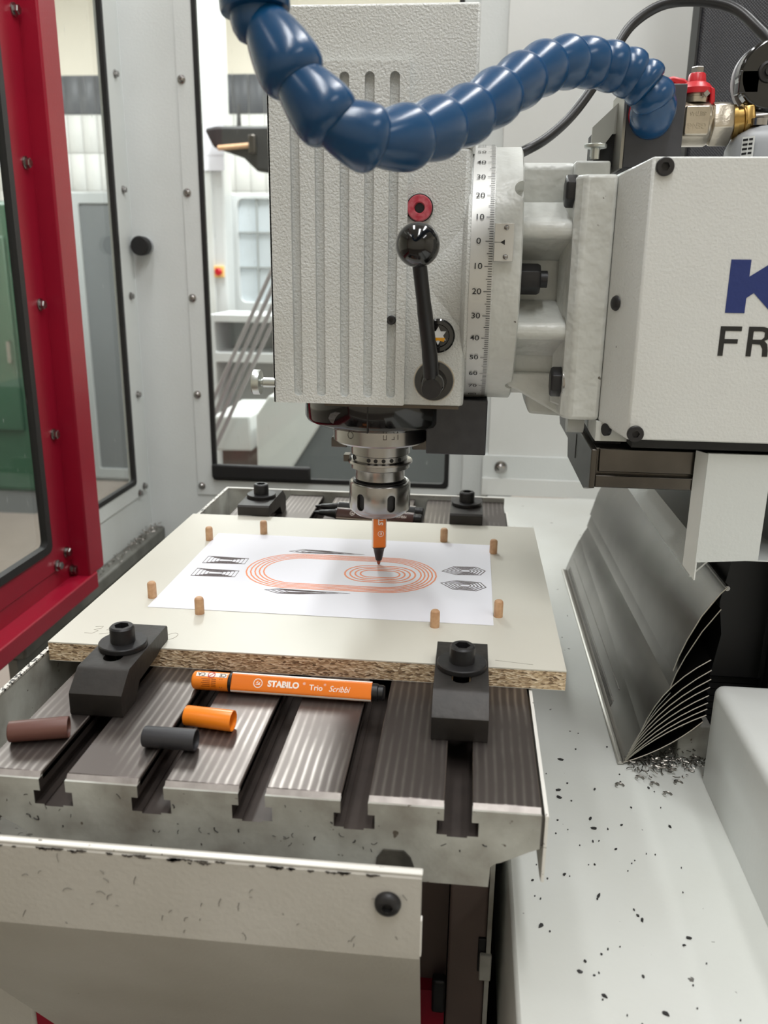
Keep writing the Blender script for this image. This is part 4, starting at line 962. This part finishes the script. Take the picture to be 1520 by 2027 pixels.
obj('scale_marks', bm, M_ink, dsc, smooth=0, label='black scale marks and numbers')

# ================================================================== swivel bracket on the ram
br = thing('swivel_bracket', 'light grey cast swivel bracket with bolts between head and ram box', 'bracket', (.19, .03, .16))
bm = B()   # round flange with one notch on its near upper rim
def pie(r, a0, a1, n): return [(CY - r * math.cos(a0 + (a1 - a0) * i / n), CZ + r * math.sin(a0 + (a1 - a0) * i / n)) for i in range(n + 1)]
NA = math.radians(42); nr = .0088
cN = (CY - (DR + .000) * math.cos(NA), CZ + (DR + .000) * math.sin(NA))
lathe(bm, [(DR - .0004, .1348), (DR - .0004, .1553), (DR - .0025, .1565)], (0, CY, CZ), (1, 0, 0), 160)
cut = B()
for dg, r_ in ((24.5, .0085), (-71.0, .0070)):
    an = math.radians(dg) + .2565; dd = Vector((0, -math.cos(an), math.sin(an)))
    lathe(cut, [(r_, DR - .012), (r_, DR + .01)], Vector((.1575, CY, CZ)), dd, 28)
bm = carve(bm, cut)
fl = obj('round_flange', bm, M_cast, br, smooth=30)
bm = B(); prism(bm, [(.1345, .2897), (.1490, .2897), (.1490, .3172), (.1345, .3172)], 'y', -.0822, -.0768)
pp_ = obj('pointer_plate', bm, M_scale, fl, bevel=0.0003, seg=1)
for z in (.3140, .2930):
    bm = B(); lathe(bm, [(.0020, 0), (.0018, .0010), (.0010, .0017), (0, .0019)], (.1432, -.0822, z), (0, -1, 0), 16, close=False); obj('round_rivet', bm, M_steel, pp_)
bm = B(); prism(bm, [(.1390, .3035), (.1424, .3055), (.1424, .3015)], 'y', -.08235, -.0822); box(bm, .1345, .1390, -.08235, -.0822, .30335, .30365); obj('pointer_mark', bm, M_ink, pp_, smooth=0)
# cast neck with pockets, ribs and the square flange
bm = B()
prism(bm, [(-.020, .3665), (.10, .3665), (.10, .180), (-.012, .180), (-.020, .196)], 'x', .150, .200)
nk = obj('neck_casting', bm, M_cast, br, bevel=0.006, seg=3)
for z0, z1, yy in ((.3085, .3190, -.062), (.2315, .2425, -.064)):
    bm = B(); prism(bm, [(yy, z0), (yy, z1), (-.046, z1 + .005), (-.030, z1 + .016), (-.015, z1 + .018), (-.015, z0 - .018), (-.030, z0 - .016), (-.046, z0 - .005)], 'x', .150, .1985); obj('cast_rib', bm, M_cast, nk, bevel=0.0045, seg=3)
bm = B(); prism(bm, [(.1985, -.066), (.1880, -.030), (.1985, -.010)], 'z', .1760, .3520); obj('flange_fillet', bm, M_cast, nk, bevel=0.002)
bm = B(); prism(bm, [(.150, .200), (.150, .1890), (.1575, .1860), (.1985, .1640), (.205, .1640), (.205, .200)], 'y', -.024, .06); obj('neck_gusset', bm, M_cast, nk, bevel=0.002)
bm = B(); prism(bm, [(.1700, .196), (.1702, .172), (.1735, .1605), (.205, .1590), (.205, .196)], 'y', .0, .07); obj('rear_gusset', bm, M_cast, nk, bevel=0.003)
bm = B(); prism(bm, [(.1940, -.066), (.2000, -.0745), (.2236, -.0745), (.2236, .11), (.1940, .11)], 'z', .1690, .3525); fq = obj('square_flange', bm, M_cast, br, bevel=0.003, seg=3)
bm = B(); box(bm, .196, .2234, -.0305, .09, .352, .3664); obj('flange_top', bm, M_cast, fq, bevel=0.002)
# bolts
bm = B(); hex_head(bm, (.1960, -.052, .3420), (-1, 0, 0), .0122, .0090, PI / 6); obj('hex_bolt', bm, M_black, br, bevel=0.0006, smooth=0)
bm = B(); hex_head(bm, (.1565, -.046, .2766), (1, 0, 0), .0122, .0165, PI / 6); nt_ = obj('hex_nut', bm, M_black, br, bevel=0.0006, smooth=0)
bm = B(); tube(bm, [(.172, -.046, .2766), (.1785, -.046, .2766)], .0066, 16); obj('stud_end', bm, M_black, nt_)
bm = B(); lathe(bm, [(.0150, 0), (.0150, .0022)], (.1965, -.054, .1965), (-1, 0, 0), 28); ws = obj('steel_washer', bm, M_steel, br)
bm = B(); hex_head(bm, (.1943, -.054, .1965), (-1, 0, 0), .0122, .0090, PI / 6); obj('hex_bolt', bm, M_black, br, bevel=0.0006, smooth=0)
bm = B(); lathe(bm, [(.0034, 0), (.0034, .0075), (.0082, .0080), (.0085, .0086), (.0085, .0102), (.0080, .0106), (0, .0106)], (.2085, -.046, .3655), (0, 0, 1), 24, close=False); obj('steel_button', bm, mat('zinc plated steel', (186, 190, 186), 0.35, 1.0), br)

# ================================================================== ram box, slide, apron
rb = thing('ram_box', 'white textured ram box with blue and black lettering', 'ram box', (.45, .1, .16))
bm = B(); prism(bm, [(.2405, -.1100), (.2238, -.0765), (.2238, .30), (.80, .30), (.80, -.1100)], 'z', .1610, .3605); 
for v in bm.verts:
    if v.co.y > -.08 and v.co.x < .23 and v.co.y < 0: v.co.z = .3525 if v.co.z > .3 else .1690
shell = obj('box_shell', bm, mat('ram box paint', (214, 216, 214), 0.36, bump=(480, 0.45, 0.0007), var=(8, (200, 200, 195), 0.5), specks=(130, 0.755, (96, 94, 92))), rb, bevel=0.0015)
for x, z, R in ((.2484, .3535, .0062), (.2460, .1662, .0062), (.60, .3535, .0062)):
    bm = B(); socket_head(bm, (x, -.1098, z), (0, -1, 0), R, .0032, .0030, .0006); obj('cap_screw', bm, M_black, rb, smooth=30)
bm = B(); lathe(bm, [(.0058, 0), (.0052, .0012), (.0034, .0024), (0, .0026)], (.2275, -.0848, .2605), (-.9, -.45, 0), 20, close=False); obj('button_screw', bm, M_black, rb)
bm = B(); lathe(bm, [(.0050, 0), (.0050, .003)], (.2300, -.0840, .1640), (-.9, -.45, 0), 16); obj('cap_screw', bm, M_black, rb)
bm = B(); y0, y1 = -.1104, -.1099
prism(bm, [(.3006, .2927), (.3143, .2927), (.3143, .2811), (.3312, .2927), (.3490, .2927), (.3300, .2790), (.3490, .2560), (.3330, .2560), (.3188, .2700), (.3141, .2665), (.3141, .2560), (.3006, .2560)], 'y', y0, y1)
obj('blue_letter', bm, M_blueprint, shell, smooth=0, label='blue capital K')
bm = B()
prism(bm, [(.2990, .2466), (.3139, .2466), (.3139, .2433), (.3026, .2433), (.3026, .2376), (.3120, .2376), (.3120, .2344), (.3026, .2344), (.3026, .2255), (.2990, .2255)], 'y', y0, y1)
plate(bm, [(.3187, .2466), (.3290, .2466), (.3325, .2456), (.3340, .2432), (.3340, .2400), (.3325, .2376), (.3305, .2368), (.3328, .2345), (.3338, .2300), (.3340, .2255), (.3302, .2255), (.3298, .2310), (.3280, .2340), (.3223, .2343), (.3223, .2255), (.3187, .2255)],
      [[(.3223, .2434), (.3285, .2434), (.3302, .2425), (.3302, .2392), (.3285, .2375), (.3223, .2375)]], 'y', y0, y1)
obj('black_letters', bm, M_blackprint, shell, smooth=0, label='black capitals FR')
bm = B(); prism(bm, [(.2460, -.100), (.80, -.100), (.80, .25), (.2460, .25)], 'z', .1535, .1610); obj('bottom_seal', bm, M_rubber, rb)
bm = B(); prism(bm, [(.2215, -.0790), (.2215, -.060), (.2250, .06), (.2460, .06), (.2460, -.0790)], 'z', .1537, .1690); obj('end_plate', bm, M_cast, rb)

sl_ = thing('ram_slide', 'dark steel slideway block under the white ram box', 'slide', (.4, .1, .11))
bm = B(); prism(bm, [(.2225, .1480), (.2225, .1250), (.2235, .1165), (.80, .1165), (.80, .1480)], 'y', -.0785, .20); obj('slide_body', bm, M_slide, sl_, bevel=0.001)
bm = B(); box(bm, .2255, .80, -.0815, -.078, .1290, .1480); obj('upper_way', bm, M_slide, sl_, bevel=0.0008)
bm = B(); box(bm, .2230, .80, -.0838, -.078, .1165, .1268); obj('lower_way', bm, M_slide, sl_, bevel=0.0012)
bm = B(); prism(bm, [(-.086, .148), (.075, .148), (.078, .1285), (.068, .108), (-.055, .1080), (-.086, .1165)], 'x', .2185, .2232); ep = obj('wiper_plate', bm, M_slide, sl_, bevel=0.0008)
bm = B(); box(bm, .2180, .2186, .008, .011, .120, .142); obj('stamped_mark', bm, M_ink, ep)
bm = B(); tube(bm, [(.2190, -.02, .1580), (.2050, -.02, .1580)], .009, 20); obj('locking_pin', bm, M_cast, br)
bm = B(); box(bm, .2232, .245, -.060, .10, .148, .1535); obj('felt_strip', bm, M_rubber, sl_)

ap = thing('ram_apron', 'light grey folded sheet apron hanging under the ram box', 'apron', (.33, 0, .06))
bm = B(); prism(bm, [(-.0995, .1505), (-.0995, .0660), (-.0960, .0690), (-.096, .1505)], 'x', .3045, .352); 
for v in bm.verts:
    if v.co.x < .31 and v.co.z < .1: v.co.z -= .004
obj('front_sheet', bm, M_panel, ap)
bm = B()      # folded return along the left edge of the front sheet
F = [[bm.verts.new(v) for v in ((.3048, -.0995, .1500), (.3048, -.0995, .0470), (.2985, -.0860, .0550), (.2985, -.0860, .1500))], [bm.verts.new(v) for v in ((.3060, -.0990, .1500), (.3060, -.0990, .0470), (.2997, -.0855, .0550), (.2997, -.0855, .1500))]]
bm.faces.new(F[0]); bm.faces.new(F[1][::-1])
for i in range(4): bm.faces.new((F[0][i], F[0][(i + 1) % 4], F[1][(i + 1) % 4], F[1][i]))
obj('side_flange', bm, M_white, ap, smooth=0)
bm = B(); prism(bm, [(.3035, .0470), (.3048, .0460), (.3190, .0620), (.3800, .0620), (.3800, .0630), (.3185, .0630)], 'y', -.0900, .42); obj('skirt', bm, M_panel, ap)
bm = B(); box(bm, .3800, .3815, -.09, .42, .0630, .1155); obj('inner_wall', bm, M_greydark, ap)  # dark grey paints in the shade under the slide

# ================================================================== fanned telescopic cover plates
tc_ = thing('telescopic_cover', 'stack of fanned brushed steel cover plates on the machine bed', 'telescopic cover', (.28, .17, -.139))
YFc, YBc = -.0745, .4246
def arc3(p, q, bow, n=7):
    P, Q = Vector(p), Vector(q); d = Q - P; nn_ = Vector((-d.y, d.x)).normalized(); return [tuple(P + d * t_ / n + nn_ * bow * 4 * (t_ / n) * (1 - t_ / n)) for t_ in range(n + 1)]
def cover_sheet(pf, pb, lip=True):
    bm = B(); th = .0007
    R = []
    for pts, y in ((pf, YFc), (pb, YBc)):
        P = [Vector(p) for p in pts]; off = []
        for i, p in enumerate(P):
            d = (P[min(i + 1, len(P) - 1)] - P[max(i - 1, 0)]).normalized(); off.append(p + Vector((d.y, -d.x)) * th)
        ring = [(p.x, p.y) for p in P] + [(p.x, p.y) for p in off[::-1]]; R.append([bm.verts.new((x, y, z)) for x, z in ring])
    n = len(R[0])
    for i in range(n): bm.faces.new((R[0][i], R[0][(i + 1) % n], R[1][(i + 1) % n], R[1][i]))
    h = n // 2
    for V in R:
        for i in range(h - 1): bm.faces.new((V[i], V[i + 1], V[n - 2 - i], V[n - 1 - i]))
    o = obj('cover_plate', bm, M_sheet, tc_, smooth=35)
    if lip:      # bright cut edge at the front
        bm = B(); tube(bm, [(p[0], YFc - .0004, p[1]) for p in pf], .00055, 5); obj('cut_edge', bm, M_edge, o)
    return o
V0 = (.2708, -.1380)
outer = [(.2708, -.1380), (.2775, -.1190), (.2860, -.0985), (.2950, -.0800)]
def along(t_):
    t_ *= 3; i = min(2, int(t_)); f = t_ - i; a, b_ = outer[i], outer[i + 1]; return (a[0] + (b_[0] - a[0]) * f, a[1] + (b_[1] - a[1]) * f)
ends = [(.3345, -.0925), (.3366, -.0860), (.3366, -.0800), (.3366, -.0740), (.3366, -.0670), (.3366, -.0590), (.3366, -.0515), (.3360, -.0430), (.3344, -.0334)]
for k, e in enumerate(ends):
    st = along(max(0, (k - 2) * .055 + (.22 if k == 8 else 0)))
    pf = arc3(st, e, -.0045 if k == 0 else .0035 + .0006 * k)
    cover_sheet(pf, pf)
p2 = [(.3036, -.0613), (.3070, -.0480), (.3132, -.0314), (.3240, -.0080), (.3371, .0132)]
b2 = [(.2965, -.0700), (.3000, -.0570), (.3070, -.0400), (.3200, -.0100), (.3371, .0132)]
p1 = [(.3042, -.0458), (.3075, -.0320), (.3128, -.0159), (.3220, .0060), (.3350, .0271), (.3400, .0330)]
b1 = [(.2995, -.0520), (.3022, -.0420), (.3078, -.0204), (.3190, .0060), (.3350, .0271), (.3400, .0330)]
outp = [V0, (.2775, -.1190), (.2860, -.0985), (.2945, -.0810), (.3040, -.0665)]
cover_sheet(outp, [V0, (.2775, -.1170), (.2859, -.0946), (.2920, -.0830), (.2989, -.0688)], False)
cover_sheet(p2, b2); cover_sheet(p1, b1)
bm = B(); tube(bm, [(.3400, YFc, .0318), (.3400, YFc + .49, .0318)], .0022, 10); obj('rolled_edge', bm, M_sheet, tc_)
# rail along the foot of the plates and embossed ribs
bm = B(); prism(bm, [(.2655, -.1392), (.2655, -.1372), (.2675, -.1360), (.2700, -.1376), (.2715, -.1392)], 'y', YFc - .002, YBc); obj('foot_rail', bm, M_edge, tc_, bevel=0.0004)
def rib(pf, r=.0006):
    bm = B(); tube(bm, [(pf[0], YFc + .09, pf[1]), (pf[0], YBc - .02, pf[1])], r, 6); obj('pressed_rib', bm, M_sheet, tc_)
for q in (.10, .13, .16, .20, .42): 
    a = along(q); rib((a[0] - .0003, a[1] + .0003))
bm = B(); box(bm, .2765, .3385, -.030, .41, -.1392, -.1375); obj('foot_plate', bm, M_steeldark, tc_)

# black rubber bellows and post behind the fanned plates
bl = thing('rubber_bellows', 'black pleated rubber bellows behind the fanned steel cover plates', 'bellows', (.39, .1, -.139))
for k in range(11):
    z = -.128 + .0066 * k
    bm = B(); prism(bm, [(.3395, z), (.3420, z + .0028), (.3395, z + .0056), (.42, z + .0056), (.42, z)], 'y', -.045, .40); obj('pleat', bm, M_rubber, bl)
bm = B(); prism(bm, [(.3430, -.060), (.3480, -.02), (.3430, .010), (.3480, .045), (.3440, .0600), (.42, .0600), (.42, -.060)], 'y', -.05, .40); obj('upper_fold', bm, M_rubber, bl)
bm = B(); box(bm, .345, .42, -.04, .40, -.1385, -.125); obj('bellows_base', bm, M_rubber, bl)
bm = B(); lathe(bm, [(.026, -.1385), (.026, .150)], (.402, -.075, 0), (0, 0, 1), 40); tag(obj('black_post', bm, M_gloss), 'glossy black round post at the right edge, under the ram box', 'post')

# ================================================================== blue segmented coolant hose
HP = [(0.0003, -0.2629, 0.4171), (0.0139, -0.2686, 0.3931), (0.0328, -0.2753, 0.3641), (0.0537, -0.2715, 0.3487), (0.0764, -0.2542, 0.3502), (0.0912, -0.2233, 0.3609), (0.1079, -0.1949, 0.3700),
      (0.1244, -0.1660, 0.3846), (0.1422, -0.1361, 0.4016), (0.1571, -0.1100, 0.4143), (0.1742, -0.0862, 0.4253), (0.1941, -0.0709, 0.4277), (0.2113, -0.0633, 0.4265), (0.2262, -0.0588, 0.4240), (0.2382, -0.0580, 0.4170), (0.2455, -0.0590, 0.4085), (0.2485, -0.0520, 0.4010), (0.2495, -0.0400, 0.3985)]
hs = thing('coolant_hose', 'blue segmented coolant hose arching in front of the milling head', 'hose', (.2525, -.03, .405))
HP = [Vector(p) for p in HP]
JN = [HP[0] * 1.5 - HP[1] * .5] + [(p + q) / 2 for p, q in zip(HP, HP[1:])] + [HP[-1] + Vector((.001, .011, -.001))]
HR = .0173
for i in range(1, len(HP)):
    a, b_ = JN[i], JN[i + 1]; p = max((b_ - a).length, .012); d = (b_ - a).normalized(); R = HR if i < 15 else HR * .95
    q_ = .0035 if i < 16 else 0      # each cup slips a little over the ball of the next element
    prof_ = [(R * .52, -.22 * p - .003), (R * .68, -.10 * p), (R * .77, .04 * p), (R * .87, .22 * p), (R * .955, .42 * p), (R * 1.02, .62 * p), (R * 1.04, .76 * p), (R * 1.02, .88 * p), (R * .95, .98 * p), (R * .83, 1.06 * p), (R * .66, 1.12 * p)]
    if i >= 11: prof_ = [(R * .60, -.20 * p - .003), (R * .80, -.05 * p), (R * .90, .12 * p), (R * .975, .38 * p), (R, .60 * p), (R * .99, .80 * p), (R * .93, 1.0 * p), (R * .78, 1.14 * p)]
    if i >= 16: prof_ = [(R * .7, -.005), (R * .85, 0), (R, .005), (R, p)]
    bm = B(); lathe(bm, prof_, a, d, 36); obj('hose_segment', bm, M_blue, hs, smooth=50)
N0 = Vector((0.0008, -0.2632, 0.4085)); nd = Vector((-.10, .06, 1)).normalized()
bm = B(); lathe(bm, [(.0070, -.0105), (.0105, -.0085), (.0130, -.004), (.0138, .000), (.0138, .004), (.0180, .0045), (.0186, .006), (.0186, .045), (.0165, .055), (.0110, .085), (.0090, .085), (.0090, .02)], N0, nd, 40, close=False); obj('nozzle', bm, M_blue, hs, label='blue hose nozzle')
bm = B(); lathe(bm, [(.0150, 0), (.0165, .001), (.0165, .004), (.015, .005)], (.2497, -.0300, .3995), (0, -1, 0), 30, close=False); obj('red_seal', bm, M_redplastic, hs)
# dark valve block that carries the hose
vb = thing('valve_block', 'dark anodised valve block on the ram box, carrying the blue hose', 'block', (.2535, 0, .36))
bm = B(); box(bm, .2318, .2757, -.030, .028, .3608, .4208); obj('block_body', bm, M_anodised, vb, bevel=0.001)
bm = B(); box(bm, .2296, .2318, -.031, .028, .3608, .4190); obj('edge_plate', bm, mat('raw aluminium edge', (150, 148, 140), 0.4, 0.8), vb)
bm = B(); prism(bm, [(.2300, .4130), (.2110, .3950), (.2105, .3730), (.2145, .3725), (.2270, .3900), (.2300, .3900)], 'y', .0, .004); obj('bracket_plate', bm, mat('dull grey plate', (150, 150, 142), 0.5), vb)
bm = B(); box(bm, .2140, .2300, .006, .05, .3662, .3935); obj('dark_housing', bm, M_rubber, vb)
# ball valve
bv = thing('ball_valve', 'nickel ball valve with a red handle beside the dark valve block', 'valve', (.295, 0, .38))
AX = (.2757, .003, .3972)
bm = B(); lathe(bm, [(.0125, 0), (.0165, .0005), (.0168, .003), (.0168, .0235), (.0150, .0265), (.0128, .0275)], AX, (1, 0, 0), 36); vbod = obj('valve_body', bm, M_nickel, bv)
bm = B(); prism(bm, rrect(.2790, .2985, .3865, .4080, .002, 3), 'y', -.0155, 0); vp = obj('valve_badge', bm, M_nickel, vbod, bevel=0.0012)
bm = B()
for txt, z in (('SEITIAS', .4023), ('GENG', .3938)): add_text(bm, txt, .0058 if z < .4 else .0042, (.2888, -.0156, z), (-1, 0, 0), (0, 0, -1), bold=.0001, extr=.0005, sx=.9)
for v in bm.verts: pass
obj('embossed_letters', bm, M_nickel, vbod, smooth=0)
bm = B(); hex_head(bm, (.3020, .003, .3972), (1, 0, 0), .0178, .0165, .25); obj('hex_collar', bm, M_nickel, bv, bevel=0.0012, smooth=0)
bm = B(); lathe(bm, [(.0128, 0), (.0128, .0035), (.0110, .0040), (.0110, .0080), (.0125, .0085), (.0125, .0095)], (.3185, .003, .3985), (1, 0, 0.12), 28); hexb = obj('brass_fitting', bm, M_brass, bv)
bm = B(); hex_head(bm, (.3275, .003, .3995), (1, 0, .12), .0140, .0075, .3); obj('brass_nut', bm, M_brass, bv, bevel=0.0008, smooth=0)
bm = B(); lathe(bm, [(.0085, 0), (.0075, .008), (.0060, .016)], (.3345, .003, .4005), (1, 0, .12), 20); obj('pipe_stub', bm, M_steel, bv)
bm = B(); lathe(bm, [(.0110, .4120), (.0112, .4160), (.0095, .4165), (.0095, .4220)], (.2893, .003, 0), (0, 0, 1), 24); stm = obj('valve_stem', bm, M_nickel, bv)
bm = B(); lathe(bm, [(.0025, 0), (.0025, .004)], (.2945, -.0085, .4170), (0, -1, 0), 4); obj('stop_pin', bm, M_steel, stm)
bm = B(); lathe(bm, [(.0128, .4185), (.0130, .4225), (.0100, .4260), (.0072, .4275), (.0064, .4330), (.0055, .4340)], (.2893, .003, 0), (0, 0, 1), 28); hdl = obj('red_handle', bm, M_redplastic, bv)
bm = B(); prism(bm, [(.2985, .4235), (.3020, .4215), (.3030, .4120), (.3010, .4095), (.2990, .4100), (.2988, .4185)], 'y', -.006, .009); obj('handle_stop', bm, M_redplastic, hdl, bevel=0.0012)
bm = B(); prism(bm, [(.2930, .4260), (.2830, .4330), (.2740, .4350), (.2500, .4300), (.2350, .4280), (.2350, .4240), (.2500, .4250), (.2740, .4290), (.2860, .4220)], 'y', .016, .030); obj('handle_arm', bm, M_redplastic, hdl, bevel=0.0018)
bm = B(); hex_head(bm, (.2893, .003, .4340), (0, 0, 1), .0052, .0045, .2); obj('handle_nut', bm, M_steel, hdl, smooth=0)

# grey motor and black hose clamp at the right edge
mt = thing('grey_motor', 'rounded grey motor cap behind the ball valve at the right edge', 'motor', (.365, .0, .3605))
bm = B(); lathe(bm, [(.0500, .3605), (.0500, .3640), (.0465, .3660), (.0455, .3790), (.0420, .3870), (.0340, .3930), (.0200, .3950), (0, .3950)], (.3640, .004, 0), (0, 0, 1), 48, close=False); mc = obj('motor_cap', bm, M_greyplastic, mt)
bm = B(); lathe(bm, [(.0060, .3940), (.0062, .3990), (.0040, .4000)], (.3370, -.010, 0), (0, 0, 1), 20); obj('round_screw', bm, M_steel, mt)
bm = B(); A_ = []
for a in (-2.62, -2.50, -2.38): A_.append([bm.verts.new((.3640 + .0468 * math.cos(a), .004 + .0468 * math.sin(a), z)) for z in (.3665, .3845)])
for p, q in zip(A_, A_[1:]): bm.faces.new((p[0], q[0], q[1], p[1]))
lb = obj('rating_label', bm, M_white, mc, smooth=0)
bm = B(); rc2 = random.Random(4)
for k in range(5):
    z = .3682 + .0033 * k
    for a0, a1 in ((-2.60, -2.50), (-2.48, -2.41)): bm.faces.new([bm.verts.new((.3640 + .0471 * math.cos(a), .004 + .0471 * math.sin(a), zz)) for a, zz in ((a0, z), (a1, z), (a1, z + .0016), (a0, z + .0016))])
obj('label_lines', bm, M_ink, mc, smooth=0)
bm = B(); box(bm, .3300, .3400, .0, .012, .395, .412); obj('mounting_lug', bm, M_greyplastic, mt, bevel=0.002)
pu = thing('hose_clamp_disc', 'black cam disc with a square tab at the upper right edge', 'cam', (.345, .0, .41))
bm = B(); lathe(bm, [(.0235, 0), (.0260, .002), (.0260, .012), (.0245, .014), (0, .014)], (.3450, .008, .4310), (0, -1, 0), 48, close=False); box(bm, .3195, .335, -.006, .008, .4178, .4345); obj('cam_disc', bm, M_gloss, pu, bevel=0.001)
bm = B(); lathe(bm, [(.0285, 0), (.0285, .006)], (.3470, .016, .4300), (0, -1, 0), 48); obj('white_cam_rim', bm, M_greyplastic, pu)
bm = B(); lathe(bm, [(.0078, 0), (.0078, .002), (.0060, .0026), (.0055, .0010), (.0032, .0010), (.0032, .0035), (0, .0035)], (.3405, -.006, .4330), (0, -1, 0), 24, close=False); obj('centre_bolt', bm, M_black, pu)
bm = B(); box(bm, .336, .356, .004, .014, .396, .412); obj('cam_stand', bm, M_greyplastic, pu)
# black cable loop
CP = [(.1225, .126, .380), (0.1400, 0.145, 0.382), (0.1628, 0.1874, 0.3979), (0.1879, 0.1941, 0.4122), (0.2127, 0.2032, 0.4348), (0.236, 0.2255, 0.467), (0.253, 0.2361, 0.4974), (0.2725, 0.247, 0.5278), (0.3009, 0.2445, 0.5452), (0.3317, 0.2261, 0.5435), (0.3613, 0.2046, 0.5316), (0.3801, 0.1784, 0.5074), (0.3918, 0.1629, 0.4866), (.40, .15, .45), (.40, .14, .362)]
bm = B(); tube(bm, catmull(CP, 8), .0052, 14); tag(obj('black_cable', bm, M_blackplastic), 'black cable looping behind the blue hose to the upper right', 'cable')
# black woven way cover at the upper right
wc = thing('way_cover', 'black woven way cover hanging at the upper right', 'way cover', (.6, .45, .36))
bm = B(); prism(bm, [(.3740, .40), (.3780, .395), (.44, .392), (.45, .388), (.56, .388), (.57, .392), (.85, .392), (.85, .43), (.3740, .43)], 'z', .3610, 1.1); obj('woven_sheet', bm, M_weave, wc, bevel=0.001)
bm = B(); box(bm, .3725, .3750, .397, .432, .3610, 1.1); obj('edge_binding', bm, M_rubber, wc)
